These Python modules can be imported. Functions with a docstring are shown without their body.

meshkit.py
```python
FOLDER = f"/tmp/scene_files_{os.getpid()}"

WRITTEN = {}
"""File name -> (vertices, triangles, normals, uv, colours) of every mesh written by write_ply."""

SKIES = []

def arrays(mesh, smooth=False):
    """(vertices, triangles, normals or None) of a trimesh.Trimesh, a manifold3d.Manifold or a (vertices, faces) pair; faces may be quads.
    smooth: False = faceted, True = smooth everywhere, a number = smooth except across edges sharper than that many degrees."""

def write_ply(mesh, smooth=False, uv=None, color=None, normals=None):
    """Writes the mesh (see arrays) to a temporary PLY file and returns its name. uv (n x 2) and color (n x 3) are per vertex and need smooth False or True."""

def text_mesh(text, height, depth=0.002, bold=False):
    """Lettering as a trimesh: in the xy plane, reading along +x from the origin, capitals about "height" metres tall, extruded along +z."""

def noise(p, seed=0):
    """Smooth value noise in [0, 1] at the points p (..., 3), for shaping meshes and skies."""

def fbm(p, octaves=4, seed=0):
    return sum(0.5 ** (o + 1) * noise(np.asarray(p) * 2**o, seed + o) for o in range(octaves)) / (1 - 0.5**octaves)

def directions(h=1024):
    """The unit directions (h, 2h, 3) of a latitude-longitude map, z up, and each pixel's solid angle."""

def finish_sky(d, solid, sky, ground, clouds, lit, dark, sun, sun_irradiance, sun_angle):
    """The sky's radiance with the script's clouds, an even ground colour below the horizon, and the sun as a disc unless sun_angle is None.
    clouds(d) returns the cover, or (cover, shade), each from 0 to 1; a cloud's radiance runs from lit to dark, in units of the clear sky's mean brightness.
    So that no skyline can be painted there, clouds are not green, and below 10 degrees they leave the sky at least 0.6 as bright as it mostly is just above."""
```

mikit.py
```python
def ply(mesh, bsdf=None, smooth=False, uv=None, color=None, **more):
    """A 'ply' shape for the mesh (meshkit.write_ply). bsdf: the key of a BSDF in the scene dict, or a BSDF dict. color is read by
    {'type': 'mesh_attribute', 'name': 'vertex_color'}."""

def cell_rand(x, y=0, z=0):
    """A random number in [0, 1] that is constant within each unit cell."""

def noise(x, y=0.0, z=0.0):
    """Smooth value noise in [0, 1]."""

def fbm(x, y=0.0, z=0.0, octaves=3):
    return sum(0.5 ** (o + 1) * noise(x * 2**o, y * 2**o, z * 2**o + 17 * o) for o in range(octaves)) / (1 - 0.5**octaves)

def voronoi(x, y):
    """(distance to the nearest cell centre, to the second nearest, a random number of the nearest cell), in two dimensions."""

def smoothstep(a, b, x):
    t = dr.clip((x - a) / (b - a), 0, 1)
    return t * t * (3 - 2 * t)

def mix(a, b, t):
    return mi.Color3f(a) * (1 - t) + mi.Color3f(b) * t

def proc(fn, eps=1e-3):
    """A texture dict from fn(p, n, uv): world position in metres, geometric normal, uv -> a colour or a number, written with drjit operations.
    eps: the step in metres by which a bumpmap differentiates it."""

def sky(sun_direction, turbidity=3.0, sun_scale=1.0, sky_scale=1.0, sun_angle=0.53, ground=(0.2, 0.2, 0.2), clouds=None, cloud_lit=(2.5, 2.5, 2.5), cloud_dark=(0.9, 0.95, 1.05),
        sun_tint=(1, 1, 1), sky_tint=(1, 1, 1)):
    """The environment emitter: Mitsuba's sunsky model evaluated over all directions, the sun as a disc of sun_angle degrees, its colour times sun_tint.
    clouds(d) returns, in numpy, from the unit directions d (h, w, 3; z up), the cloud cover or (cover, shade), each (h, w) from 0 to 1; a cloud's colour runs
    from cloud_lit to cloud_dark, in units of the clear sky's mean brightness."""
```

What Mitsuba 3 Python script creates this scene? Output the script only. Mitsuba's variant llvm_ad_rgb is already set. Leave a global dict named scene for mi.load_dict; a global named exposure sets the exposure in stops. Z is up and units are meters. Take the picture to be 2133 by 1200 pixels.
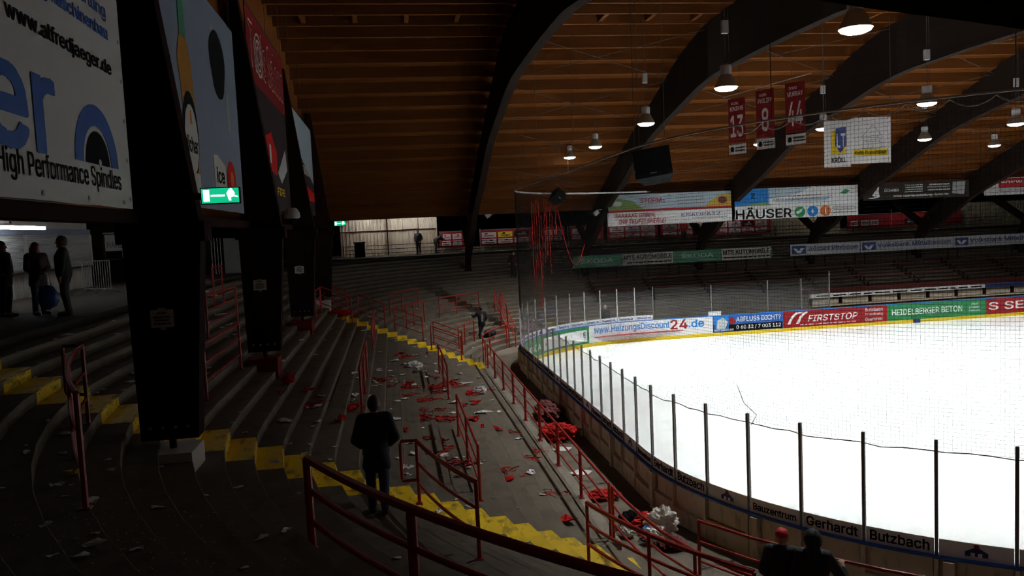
import math, random
import numpy as np, trimesh, drjit as dr, mitsuba as mi, mikit, meshkit
import manifold3d as m3
from shapely.geometry import Polygon, Point, box as sbox
from shapely.ops import unary_union

# ---------------------------------------------------------------- camera, light level
EYE = (0.0, 0.0, 6.8)
HEADING, PITCH, ROLL, FOCAL = math.radians(8.5), math.radians(4.3), math.radians(2.6), 1650.0
_f = np.array([math.sin(HEADING) * math.cos(PITCH), math.cos(HEADING) * math.cos(PITCH), -math.sin(PITCH)])
_r = np.array([math.cos(HEADING), -math.sin(HEADING), 0.0])
_u = math.cos(ROLL) * np.cross(_r, _f) + math.sin(ROLL) * _r
exposure = 0.0
LAMP_SPOT = 270.0          # radiant intensity of one hall lamp
LAMP_UP = 30.0            # light leaking upward through the housing slots
LAMP_DISC = 42.0           # radiance of its glowing lens
BATTEN = 9.0               # radiance of the fluorescent tubes
EXIT_GLOW = 1.0
scene, labels = {}, {}
scene['camera'] = {'type': 'perspective', 'fov': math.degrees(2 * math.atan(1066.5 / FOCAL)), 'fov_axis': 'x',
                   'to_world': mi.ScalarTransform4f().look_at(origin=list(EYE), target=list(np.array(EYE) + _f), up=list(_u)),
                   'near_clip': 0.05, 'far_clip': 400.0}

T4 = mi.ScalarTransform4f
ORD = ['first', 'second', 'third', 'fourth', 'fifth', 'sixth', 'seventh', 'eighth', 'ninth', 'tenth', 'eleventh', 'twelfth', 'thirteenth', 'fourteenth', 'fifteenth', 'sixteenth', 'seventeenth', 'eighteenth', 'nineteenth', 'twentieth', 'twenty-first', 'twenty-second', 'twenty-third', 'twenty-fourth', 'twenty-fifth', 'twenty-sixth']
rng = random.Random(7)
npr = np.random.default_rng(11)

# ---------------------------------------------------------------- materials
def rgb(c): return {'type': 'rgb', 'value': list(c)}
def plain(key, c, rough=0.7, spec=0.3, metallic=0.0):
    scene[key] = {'type': 'twosided', 'b': {'type': 'principled', 'base_color': rgb(c), 'roughness': rough, 'specular': spec, 'metallic': metallic}}
    return key
def textured(key, fn, rough=0.8, spec=0.25):
    scene[key] = {'type': 'twosided', 'b': {'type': 'principled', 'base_color': mikit.proc(fn), 'roughness': rough, 'specular': spec}}
    return key

def f_concrete(p, n, uv):
    g = mikit.fbm(p.x * 9, p.y * 9, p.z * 9, 3)
    big = mikit.fbm(p.x * .8 + 5, p.y * .8, p.z * .8, 2)
    spot = mikit.smoothstep(.66, .72, mikit.noise(p.x * 3.1, p.y * 3.1, p.z * 3.1 + 40))
    c = mikit.mix((.086, .067, .049), (.138, .113, .086), g * .6 + big * .4)
    return mikit.mix(c, (.07, .058, .046), spot * .45)
def f_nosing(p, n, uv):
    g = mikit.fbm(p.x * 14, p.y * 14, p.z * 14, 3)
    return mikit.mix((.12, .1, .08), (.2, .172, .138), g)
def f_yellow(p, n, uv):
    g = mikit.fbm(p.x * 3.0, p.y * 5.0, p.z * 5, 3)
    s = mikit.smoothstep(.55, .75, mikit.fbm(p.x * 7 + 3, p.y * 2.2, p.z * 7, 4))
    sp = mikit.smoothstep(.74, .8, mikit.noise(p.x * 21, p.y * 21, p.z * 21))
    c = mikit.mix((.7, .46, .012), (.84, .58, .02), g)
    c = mikit.mix(c, (.2, .14, .03), s * .75)
    return mikit.mix(c, (.07, .05, .03), sp * .7)
def f_purlin(p, n, uv):
    g = mikit.fbm(p.x * .7, p.y * 24, p.z * 24, 3)
    k = mikit.noise(p.x * .25, mikit.cell_rand(p.y * .8, p.z * .8) * 7, 3.)
    return mikit.mix((.056, .0165, .0034), (.108, .0335, .007), g * .6 + k * .4)
def f_deck(p, n, uv):
    g = mikit.fbm(p.x * .6, p.y * 12, p.z * 12, 3)
    return mikit.mix((.056, .0165, .0034), (.108, .0335, .007), g)
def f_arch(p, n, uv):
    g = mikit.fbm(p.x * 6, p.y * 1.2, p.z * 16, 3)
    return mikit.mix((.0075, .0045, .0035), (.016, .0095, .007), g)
def f_ice(p, n, uv):
    sc = mikit.smoothstep(.60, .66, mikit.fbm(p.x * .55 + 3, p.y * .9, 2., 4))
    line = mikit.smoothstep(.035, .02, dr.abs(mikit.fbm(p.x * .35, p.y * .35, 9., 2) - .5))
    c = mikit.mix((.86, .9, .89), (.74, .81, .81), sc * .5)
    rr = dr.sqrt((p.x - 19.2) ** 2 + (p.y - 33.2) ** 2)
    ring = mikit.smoothstep(.06, .04, dr.abs(rr - 4.5)) + mikit.smoothstep(.3, .27, rr)
    c = mikit.mix(c, (.72, .38, .36), dr.minimum(ring, 1.) * .55)
    return mikit.mix(c, (.8, .86, .86), line * .3)
def f_clad(p, n, uv):
    g = mikit.fbm(p.x * 2, p.y * 2, p.z * .7, 3)
    st = mikit.smoothstep(.62, .7, mikit.fbm(p.x * 9, p.y * 9, p.z * 1.5, 3))
    return mikit.mix(mikit.mix((.5, .44, .33), (.6, .54, .42), g), (.36, .29, .2), st * .35)
def f_cream(p, n, uv):
    g = mikit.fbm(p.x * 3, p.y * 3, p.z * 3, 3)
    st = mikit.smoothstep(.58, .7, mikit.fbm(p.x * 11, p.y * 11, p.z * 2.2, 4))
    return mikit.mix(mikit.mix((.54, .46, .34), (.64, .56, .43), g), (.3, .23, .15), st * .5)

textured('m_concrete', f_concrete, .85); textured('m_nosing', f_nosing, .8); textured('m_yellow', f_yellow, .6, .35)
textured('m_purlin', f_purlin, .75, .08); textured('m_deck', f_deck, .8, .05); textured('m_arch', f_arch, .85, .05)
textured('m_ice', f_ice, .25, .4); textured('m_cladding', f_clad, .55); textured('m_cream', f_cream, .6)
plain('m_red_paint', (.3, .018, .012), .42, .35); plain('m_steel', (.42, .43, .44), .35, .5, .6); plain('m_post', (.14, .14, .135), .5, .4, .1)
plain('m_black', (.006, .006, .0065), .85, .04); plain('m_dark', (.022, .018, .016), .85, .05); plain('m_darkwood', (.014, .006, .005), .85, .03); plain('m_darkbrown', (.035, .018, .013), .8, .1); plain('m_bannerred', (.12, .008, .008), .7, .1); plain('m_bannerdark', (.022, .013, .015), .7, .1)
plain('m_white', (.78, .78, .78), .55); plain('m_paper', (.72, .7, .66), .8); plain('m_offwhite', (.6, .58, .54), .7)
plain('m_redpaper', (.34, .012, .01), .8, .1); plain('m_cord', (.05, .045, .04), .8); plain('m_rope', (.55, .53, .5), .8)
plain('m_blue', (.02, .09, .36), .5); plain('m_lightblue', (.02, .18, .52), .5); plain('m_navy', (.02, .035, .14), .5)
plain('m_green', (.025, .17, .06), .55, .15); plain('m_darkgreen', (.03, .15, .085), .5); plain('m_adred', (.24, .016, .019), .6, .1); plain('m_adyellow', (.72, .52, .02), .5)
plain('m_grey', (.3, .3, .3), .6); plain('m_lightgrey', (.55, .56, .57), .6); plain('m_skyprint', (.4, .5, .58), .6); plain('m_sun', (.5, .33, .05), .7)
plain('m_leaf', (.12, .19, .05), .7); plain('m_amber', (.35, .15, .02), .5); plain('m_bannergrey', (.2, .24, .32), .7); plain('m_maroon', (.09, .018, .016), .6)
plain('m_net', (.009, .0085, .0085), .9, .0); plain('m_skin', (.5, .3, .22), .6); plain('m_hair', (.035, .018, .012), .6); plain('m_redhair', (.16, .045, .018), .6)
plain('m_coat', (.012, .012, .014), .75); plain('m_jacket', (.04, .02, .02), .8); plain('m_jeans', (.03, .04, .075), .8); plain('m_trousers', (.018, .018, .022), .8)
plain('m_shoe', (.05, .045, .04), .6); plain('m_capred', (.4, .02, .02), .7); plain('m_bluebag', (.03, .08, .26), .35, .5); plain('m_redjacket', (.3, .02, .02), .8)
plain('m_plinth', (.6, .58, .54), .75); plain('m_bell', (.38, .33, .25), .5, .4, .3); plain('m_orange', (.6, .14, .02), .5)
scene['m_glass'] = {'type': 'thindielectric', 'int_ior': 1.5}

# ---------------------------------------------------------------- helpers
class MB:
    def __init__(s): s.v, s.f, s.n = [], [], 0
    def add(s, v, f):
        v = np.asarray(v, float); f = np.asarray(f, int)
        if f.shape[1] == 4: f = np.vstack([f[:, [0, 1, 2]], f[:, [0, 2, 3]]])
        s.v.append(v); s.f.append(f + s.n); s.n += len(v); return s
    def mesh(s, m): return s.add(m.vertices, m.faces)
    def box(s, c, size, R=None):
        h = np.array(size) / 2.0
        v = np.array([[x, y, z] for x in (-1, 1) for y in (-1, 1) for z in (-1, 1)]) * h
        if R is not None: v = v @ np.array(R).T
        f = [[0, 1, 3, 2], [4, 6, 7, 5], [0, 4, 5, 1], [2, 3, 7, 6], [0, 2, 6, 4], [1, 5, 7, 3]]
        return s.add(v + np.array(c), f)
    def lohi(s, lo, hi): lo, hi = np.array(lo, float), np.array(hi, float); return s.box((lo + hi) / 2, hi - lo)
    def tube(s, pts, r, n=8, caps=True):
        P = np.array(pts, float); k = len(P)
        d = np.gradient(P, axis=0) if k > 2 else np.repeat((P[1] - P[0])[None], 2, 0)
        d /= np.linalg.norm(d, axis=1, keepdims=True) + 1e-12
        up = np.array([0, 0, 1.0]) if abs(d[0][2]) < .9 else np.array([1.0, 0, 0])
        V = []
        for i in range(k):
            a = np.cross(d[i], up); 
            if np.linalg.norm(a) < 1e-3: a = np.cross(d[i], [0.3, 1, 0.1])
            a /= np.linalg.norm(a); b = np.cross(d[i], a); up = np.cross(a, d[i])
            rr = r if np.isscalar(r) else r[i]
            t = np.arange(n) * 2 * np.pi / n
            V.append(P[i] + rr * (np.cos(t)[:, None] * a + np.sin(t)[:, None] * b))
        V = np.vstack(V); F = []
        for i in range(k - 1):
            for j in range(n):
                q = (j + 1) % n
                F.append([i * n + j, i * n + q, (i + 1) * n + q, (i + 1) * n + j])
        s.add(V, F)
        if caps:
            for e in (0, k - 1):
                ring = [e * n + j for j in range(n)]
                c = V[ring]; s.add(c, [[0, j, j + 1] for j in range(1, n - 1)])
        return s
    def get(s): return trimesh.Trimesh(np.vstack(s.v), np.vstack(s.f), process=False)

used = {}
def name(base):
    n = used.get(base, 0); used[base] = n + 1
    return base if n == 0 else f'{base}_{n:03d}'
def obj(base, mesh, mat, parent=None, smooth=False, **kw):
    key = name(base if parent is None else parent + '__' + base)
    if isinstance(mesh, MB): mesh = mesh.get()
    scene[key] = mesh if isinstance(mesh, dict) else mikit.ply(mesh, mat, smooth, **kw)
    return key
def thing(base, label, cat, group=None):
    key = name(base); labels[key] = {'label': label, 'category': cat}
    if group: labels[key]['group'] = group
    return key
def tag(key, label=None, cat=None, group=None, kind=None):
    d = labels.setdefault(key, {})
    for k, v in (('label', label), ('category', cat), ('group', group), ('kind', kind)):
        if v: d[k] = v
    return key
def struct(base, mesh, mat, label, smooth=False):
    k = obj(base, mesh, mat, smooth=smooth); return tag(k, label, kind='structure')

def lathe(profile, n=24):
    p = np.array(profile, float); t = np.arange(n) * 2 * np.pi / n
    V = np.array([[r * math.cos(a), r * math.sin(a), z] for r, z in p for a in t]); F = []
    for i in range(len(p) - 1):
        for j in range(n):
            q = (j + 1) % n; F.append([i * n + j, i * n + q, (i + 1) * n + q, (i + 1) * n + j])
    return trimesh.Trimesh(V, np.vstack([np.array(F)[:, [0, 1, 2]], np.array(F)[:, [0, 2, 3]]]), process=False)

# flat prints: lettering and shapes lying on a frame (origin, right, up)
class Frame:
    def __init__(s, O, R, U, k=1.0): s.k = k; s.O, s.R, s.U = (np.array(x, float) for x in (O, R, U)); s.R /= np.linalg.norm(s.R); s.U /= np.linalg.norm(s.U); s.N = np.cross(s.R, s.U)
    def put(s, v): v = np.asarray(v, float); return s.O + v[:, :1] * s.k * s.R + v[:, 1:2] * s.k * s.U + v[:, 2:3] * s.N
class Bent:
    """a frame that follows a path: right coordinate a -> fn(a) gives (point, right, normal) in plan"""
    def __init__(s, fn, z0): s.fn, s.z0 = fn, z0
    def put(s, v):
        v = np.asarray(v, float); out = np.zeros_like(v)
        for i, (a, b, c) in enumerate(v):
            P, R, N = s.fn(a); out[i] = [P[0] + N[0] * c, P[1] + N[1] * c, s.z0 + b]
        return out
_text = {}
def text_fit(s, x0, y0, x1, y1, lift=.004, depth=.003, bold=True, shear=0.0):
    if (s, bold) not in _text: _text[(s, bold)] = meshkit.text_mesh(s, 1.0, 1.0, bold)
    m = _text[(s, bold)]; v = np.array(m.vertices); lo, hi = v.min(0), v.max(0)
    v = (v - lo) / (hi - lo); v[:, 0] = x0 + v[:, 0] * (x1 - x0) + shear * v[:, 1] * (y1 - y0); v[:, 1] = y0 + v[:, 1] * (y1 - y0); v[:, 2] = lift + v[:, 2] * depth
    return v, np.array(m.faces)
def text(parent, s, mat, fr, x0, y0, x1, y1, bold=True, lift=.004, shear=0.0, part='lettering'):
    v, f = text_fit(s, x0, y0, x1, y1, lift, .003, bold, shear)
    return obj(part, trimesh.Trimesh(fr.put(v), f, process=False), mat, parent)
def shape(parent, poly, mat, fr, lift=.002, part='print', depth=.002):
    ms = [trimesh.creation.extrude_polygon(g, depth, engine='earcut') for g in getattr(poly, 'geoms', [poly])]
    m = trimesh.util.concatenate(ms); v = np.array(m.vertices); v[:, 2] += lift
    return obj(part, trimesh.Trimesh(fr.put(v), m.faces, process=False), mat, parent)
def rect(x0, y0, x1, y1, nx=1):
    xs = np.linspace(x0, x1, nx + 1)
    return Polygon([(x, y0) for x in xs] + [(x, y1) for x in xs[::-1]])
def ell(cx, cy, rx, ry, n=28): return Polygon([(cx + rx * math.cos(a), cy + ry * math.sin(a)) for a in np.linspace(0, 2 * np.pi, n, endpoint=False)])
def bars(parent, mat, fr, x0, y0, x1, y1, rows, seed=1, part='small_print'):
    """rows of dashes standing for print too small to read in the photograph"""
    r = random.Random(seed); g = []; hh = (y1 - y0) / rows
    for k in range(rows):
        x = x0 + r.uniform(0, .1) * (x1 - x0)
        while x < x1 - .02:
            w = r.uniform(.03, .1) * (x1 - x0); g.append(sbox(x, y1 - (k + .8) * hh, min(x + w, x1), y1 - (k + .3) * hh)); x += w + .02 * (x1 - x0)
    return shape(parent, unary_union(g), mat, fr, lift=.005, part=part)

# ---------------------------------------------------------------- plan of the hall: x along the rink, y across it, z up from the ice
RX, RN, RF, RR = 5.7, 9.25, 43.6, 8.5          # end boards, near and far boards, corner radius
def rink_pt(t, o=0.0):
    """point of the boards at arc length t (0 = start of the straight end), o metres outward; also the direction and outward normal"""
    if t < -RR * math.pi / 2: q = t + RR * math.pi / 2; P, D, N = (14.2 - q, RN), (-1, 0), (0, -1)
    elif t < 0: a = -t / RR; P, N = (14.2 - RR * math.cos(a), 17.75 - RR * math.sin(a)), (-math.cos(a), -math.sin(a)); D = (-math.sin(a), math.cos(a))
    elif t < 17.35: P, N, D = (RX, 17.75 + t), (-1, 0), (0, 1)
    elif t < 17.35 + RR * math.pi / 2: a = (t - 17.35) / RR; P, N, D = (14.2 - RR * math.cos(a), 35.1 + RR * math.sin(a)), (-math.cos(a), math.sin(a)), (math.sin(a), math.cos(a))
    else: q = t - 17.35 - RR * math.pi / 2; P, N, D = (14.2 + q, RF), (0, 1), (1, 0)
    return np.array([P[0] + N[0] * o, P[1] + N[1] * o]), np.array(D, float), np.array(N, float)
XC, YN, YF, R0, TREAD, RISE, Z0, NSTEP = 12.3, 15.5, 37.0, 8.35, .435, .19, .5, 25
def row_off(x, y):
    if y < YN: return (math.hypot(x - XC, y - YN) if x < XC else YN - y) - R0
    if y > YF: return (math.hypot(x - XC, y - YF) if x < XC else y - YF) - R0
    return XC - x - R0
def ground(x, y):
    s = row_off(x, y)
    return .31 if s < 0 else Z0 + RISE * min(int(s / TREAD), NSTEP)
def row_line(s, n=26, x_far=62.0, x_near=24.0):
    """the plan line s metres behind the first step: near side, near corner, end, far corner, far side"""
    r = R0 + s
    P = [(x_near, YN - r)] + [(XC - r * math.sin(a), YN - r * math.cos(a)) for a in np.linspace(0, np.pi / 2, n)]
    P += [(XC - r, y) for y in np.linspace(YN, YF, 8)[1:-1]]
    P += [(XC - r * math.cos(a), YF + r * math.sin(a)) for a in np.linspace(0, np.pi / 2, n)]
    return np.array(P + [(x, YF + r) for x in np.linspace(XC, x_far, 8)[1:]])
def row_at(s, y):
    """the point of that line at height y of the plan (end and corners)"""
    r = R0 + s
    if y < YN: return np.array([XC - math.sqrt(max(r * r - (YN - y) ** 2, 0)), y])
    if y > YF: return np.array([XC - math.sqrt(max(r * r - (y - YF) ** 2, 0)), y])
    return np.array([XC - r, y])
def ring(lines_z):
    """closed strip through plan lines (each with a height), all of the same length"""
    L = [np.column_stack([row_line(s), np.full(len(row_line(s)), z)]) for s, z in lines_z]
    n = len(L[0]); V = np.vstack(L); F = []; k = len(L)
    for i in range(k):
        a, b = i * n, ((i + 1) % k) * n
        for j in range(n - 1): F.append([a + j, a + j + 1, b + j + 1, b + j])
    for e in (0, n - 1): F.append([0 * n + e, 1 * n + e, 2 * n + e, 3 * n + e])
    return MB().add(V, F)

# ================================================================= the setting
inner = Polygon([rink_pt(t, .06)[0] for t in np.linspace(-RR * math.pi / 2, 17.35 + RR * math.pi / 2, 80)] + [(66, RF + .06), (66, RN - .06)])
def slab(poly, z, th=.15): m = trimesh.creation.extrude_polygon(poly, th, engine='earcut'); m.apply_translation([0, 0, z - th]); return m
k = struct('floor_ice', slab(inner, 0.0), 'm_ice', 'white scraped sheet of rink ice with faint red circle')
gut = Polygon(list(map(tuple, row_line(.0))) + [(62, -1.2 + 8.35)]).buffer(0).difference(inner.buffer(.04))
struct('floor_gangway', slab(gut, .31, .3), 'm_concrete', 'grey concrete gangway between rink boards and lowest step')
# terraces: one entry for each step
terr = 'terrace'
textured('m_asphalt', lambda p, n, uv: mikit.mix((.02, .016, .013), (.042, .035, .029), mikit.fbm(p.x * 8, p.y * 8, 1., 3)), .9, .15)
for i in range(NSTEP + 1):
    s0, z1 = i * TREAD, Z0 + RISE * i; zb = (.31 if i == 0 else z1 - RISE) - .12
    s1 = s0 + TREAD + .04 if i < NSTEP else 24.0
    if i < NSTEP: obj('step', ring([(s0, zb), (s0, z1 - .008), (s0 + .008, z1), (s1, z1)]), 'm_concrete', terr)
    else: struct('floor_concourse', ring([(s0, zb), (s0, z1), (s1, z1), (s1, zb)]), 'm_asphalt', 'dark asphalt concourse floor above the terrace steps')
tag(terr, 'curved standing terrace of grey concrete steps around the rink end', kind='structure')
# painted stair edges: one entry for each painted step
def painted(y0, y1, n0, n1, skew=0.0):
    for i in range(n0, n1):
        s0, z1 = i * TREAD, Z0 + RISE * i
        V = []
        for y in (y0 + skew * i, y1 + skew * i * .6):
            for ds, z in ((-.004, z1 - RISE + .006), (-.004, z1 - .014), (.016, z1 + .004), (TREAD - .006, z1 + .004)):
                p = row_at(s0 + ds, y); V.append([p[0], p[1], z])
        obj('yellow_paint', MB().add(V, [[j, j + 1, j + 5, j + 4] for j in range(3)]), 'm_yellow', terr)
painted(13.12, 14.42, 1, 25, -.024); painted(35.5, 37.35, 0, 15)
for i in range(1):
    p0, p1 = row_at(-.3, 13.3), row_at(-.02, 14.4); obj('yellow_paint', MB().lohi((3.93, 13.2, .305), (4.3, 14.5, .316)), 'm_yellow', terr)

# roof
YC = 25.3
_di, _zi = [0, 4, 6, 8.2, 12.2, 17.4, 21.4, 24, 26.2, 26.9], [12.5, 12.44, 12.24, 11.8, 10.95, 9.0, 7.5, 6.05, 5.05, 4.45]
_do, _zo = [0, 4.6, 7.5, 11, 15.3, 21.3, 24.1], [14.6, 14.5, 14.0, 12.85, 11.35, 9.0, 7.75]
from scipy.interpolate import PchipInterpolator
_pi, _po = PchipInterpolator(_di, _zi), PchipInterpolator(_do, _zo)
z_in = lambda y: float(_pi(min(abs(y - YC), 26.9)))
z_out = lambda y: float(_po(min(abs(y - YC), 24.1)))
ROOF0, ROOF1 = -3.8, 66.0
ys = np.linspace(YC - 24.1, YC + 24.1, 61)
V = [[x, y, z_out(y) + h] for h in (.46, .58) for x in (ROOF0, ROOF1) for y in ys]; n = len(ys); F = []
for j in range(n - 1):
    F += [[j, j + 1, n + j + 1, n + j], [2 * n + j, 3 * n + j, 3 * n + j + 1, 2 * n + j + 1]]
    F += [[j, 2 * n + j, 2 * n + j + 1, j + 1], [n + j, n + j + 1, 3 * n + j + 1, 3 * n + j]]
ceil = struct('ceiling', MB().add(V, F), 'm_deck', 'vaulted roof of brown boards on closely spaced timber purlins')
PY = [25.3, 26.5, 27.75, 28.99, 30.24, 31.35, 32.45, 33.55, 34.7, 35.9, 37.1, 38.36, 39.62, 40.93, 42.3, 43.6, 44.85, 46.15, 47.5, 48.8]
def purlin(y):
    t = (z_out(y + .2) - z_out(y - .2)) / .4; a = math.atan(t) * .35
    R = np.array([[1, 0, 0], [0, math.cos(a), -math.sin(a)], [0, math.sin(a), math.cos(a)]])
    obj('purlin', MB().box(((ROOF0 + ROOF1) / 2, y, z_out(y) + .23), (ROOF1 - ROOF0 - .02, .13, .47), R), 'm_purlin', ceil)
for y in PY:
    purlin(y)
    if y > YC: purlin(2 * YC - y)
for j in range(22):                                    # short noggings in one bay of the roof
    x = -3.0 + 1.85 * j + .3; obj('nogging', MB().box((x, (28.99 + 30.24) / 2, z_out(29.6) + .2), (.16, 1.12, .3)), 'm_purlin', ceil)
ARCH_X = [4.95, 12.9, 21.0, 29.3, 37.6, 45.9, 54.2]
place = ['nearest the end of the rink', 'second from the end of the rink', 'third from the end, behind the number banners', 'fourth from the end, right of the house-ad banner', 'fifth, with forked foot at the far right', 'sixth from the end of the rink', 'seventh from the end of the rink']
for X, pl in zip(ARCH_X, place):
    a = thing('roof_arch', f'dark glulam roof arch with tapering foot, {pl}', 'roof arch')
    for sgn in (1, -1):
        dd = np.linspace(0, 26.9, 40); lower = [(d, float(_pi(d))) for d in dd]
        upper = [(d, float(_po(d)) + .02) for d in np.linspace(0, 21.8, 30)] + [(22.7, 8.35), (23.9, 7.7), (25.4, 6.9), (26.6, 5.9), (27.35, 4.45)]
        pl2 = Polygon(lower + upper[::-1]).buffer(0)
        m = trimesh.creation.extrude_polygon(pl2, .34, engine='earcut'); v = np.array(m.vertices)
        m2 = trimesh.Trimesh(np.column_stack([X - .17 + v[:, 2], YC + sgn * v[:, 0], v[:, 1]]), m.faces if sgn < 0 else m.faces[:, ::-1], process=False)
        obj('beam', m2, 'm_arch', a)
        st = MB(); P0, P1 = np.array([X, YC + sgn * 26.5, 5.8]), np.array([X, YC + sgn * 30.8, 8.1]); D = P1 - P0
        ang = math.atan2(D[2], D[1]); R = np.array([[1, 0, 0], [0, math.cos(ang), -math.sin(ang)], [0, math.sin(ang), math.cos(ang)]])
        obj('strut', st.box((P0 + P1) / 2, (.3, np.linalg.norm(D), .42), R), 'm_arch', a)
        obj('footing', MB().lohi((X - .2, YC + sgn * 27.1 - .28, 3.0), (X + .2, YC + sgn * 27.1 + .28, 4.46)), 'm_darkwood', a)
# thin wind-bracing rods between the arches
bays = [(4.95, 12.9, 'first and second arch'), (12.9, 21.0, 'second and third arch'), (21.0, 29.3, 'third and fourth arch'), (29.3, 37.6, 'fourth and fifth arch')]
for x0, x1, w in bays:
    for (ya, yb, wh) in ((30.5, 35.0, 'upper'), (35.0, 39.0, 'middle'), (39.0, 43.0, 'lower'), (43.0, 46.5, 'lowest')):
        br = thing('bracing_cross', f'thin steel rod cross under the purlins between {w}, {wh} bay', 'bracing rod')
        for a, b in ((ya, yb), (yb, ya)): obj('rod', MB().tube([(x0, a, z_out(a) - .12), (x1, b, z_out(b) - .12)], .012, 5), 'm_cord', br)

# outer walls, concourse soffits
struct('wall_left', MB().lohi((-20.2, -14, 4), (-20, 61, 9.2)), 'm_grey', 'grey outer wall of the concourse')
struct('wall_near', MB().lohi((-20, -14.2, 0), (66, -14, 9.2)), 'm_grey', 'grey outer wall behind the near terrace')
struct('wall_right', MB().lohi((66, -14, -.2), (66.2, 61, 15.5)), 'm_grey', 'grey end wall of the hall')
struct('ceiling_concourse', MB().lohi((-20, -14, 8.02), (-3.8, 61, 8.2)), 'm_deck', 'flat timber soffit over the end concourse')
struct('ceiling_far', MB().lohi((-3.8, 49.0, 8.2), (66, 61, 8.4)), 'm_deck', 'flat timber soffit over the far concourse')
struct('ceiling_near', MB().lohi((-3.8, -14, 8.2), (66, 1.4, 8.4)), 'm_deck', 'flat timber soffit over the near concourse')
struct('trim_added_shield', MB().lohi((-20, 56.72, 7.86), (66, 56.76, 8.2)), 'm_purlin', 'added timber board keeping the far concourse lamp light off the steps')  # added board, blocks batten light from spilling onto the far steps
struct('trim_eave', MB().lohi((-3.8, 49.3, 7.75), (66, 49.5, 8.45)), 'm_purlin', 'brown eave board along the far edge of the roof')
gp = Polygon([(y, z_out(y) + .58) for y in ys] + [(YC + 24.1, 7.9), (YC - 24.1, 7.9)]).buffer(0)
gm = trimesh.creation.extrude_polygon(gp, .1, engine='earcut'); gv = np.array(gm.vertices)
struct('wall_gable', trimesh.Trimesh(np.column_stack([ROOF0 - .1 + gv[:, 2], gv[:, 0], gv[:, 1]]), gm.faces, process=False), 'm_deck', 'dark gable edge over the row of columns')
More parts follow.
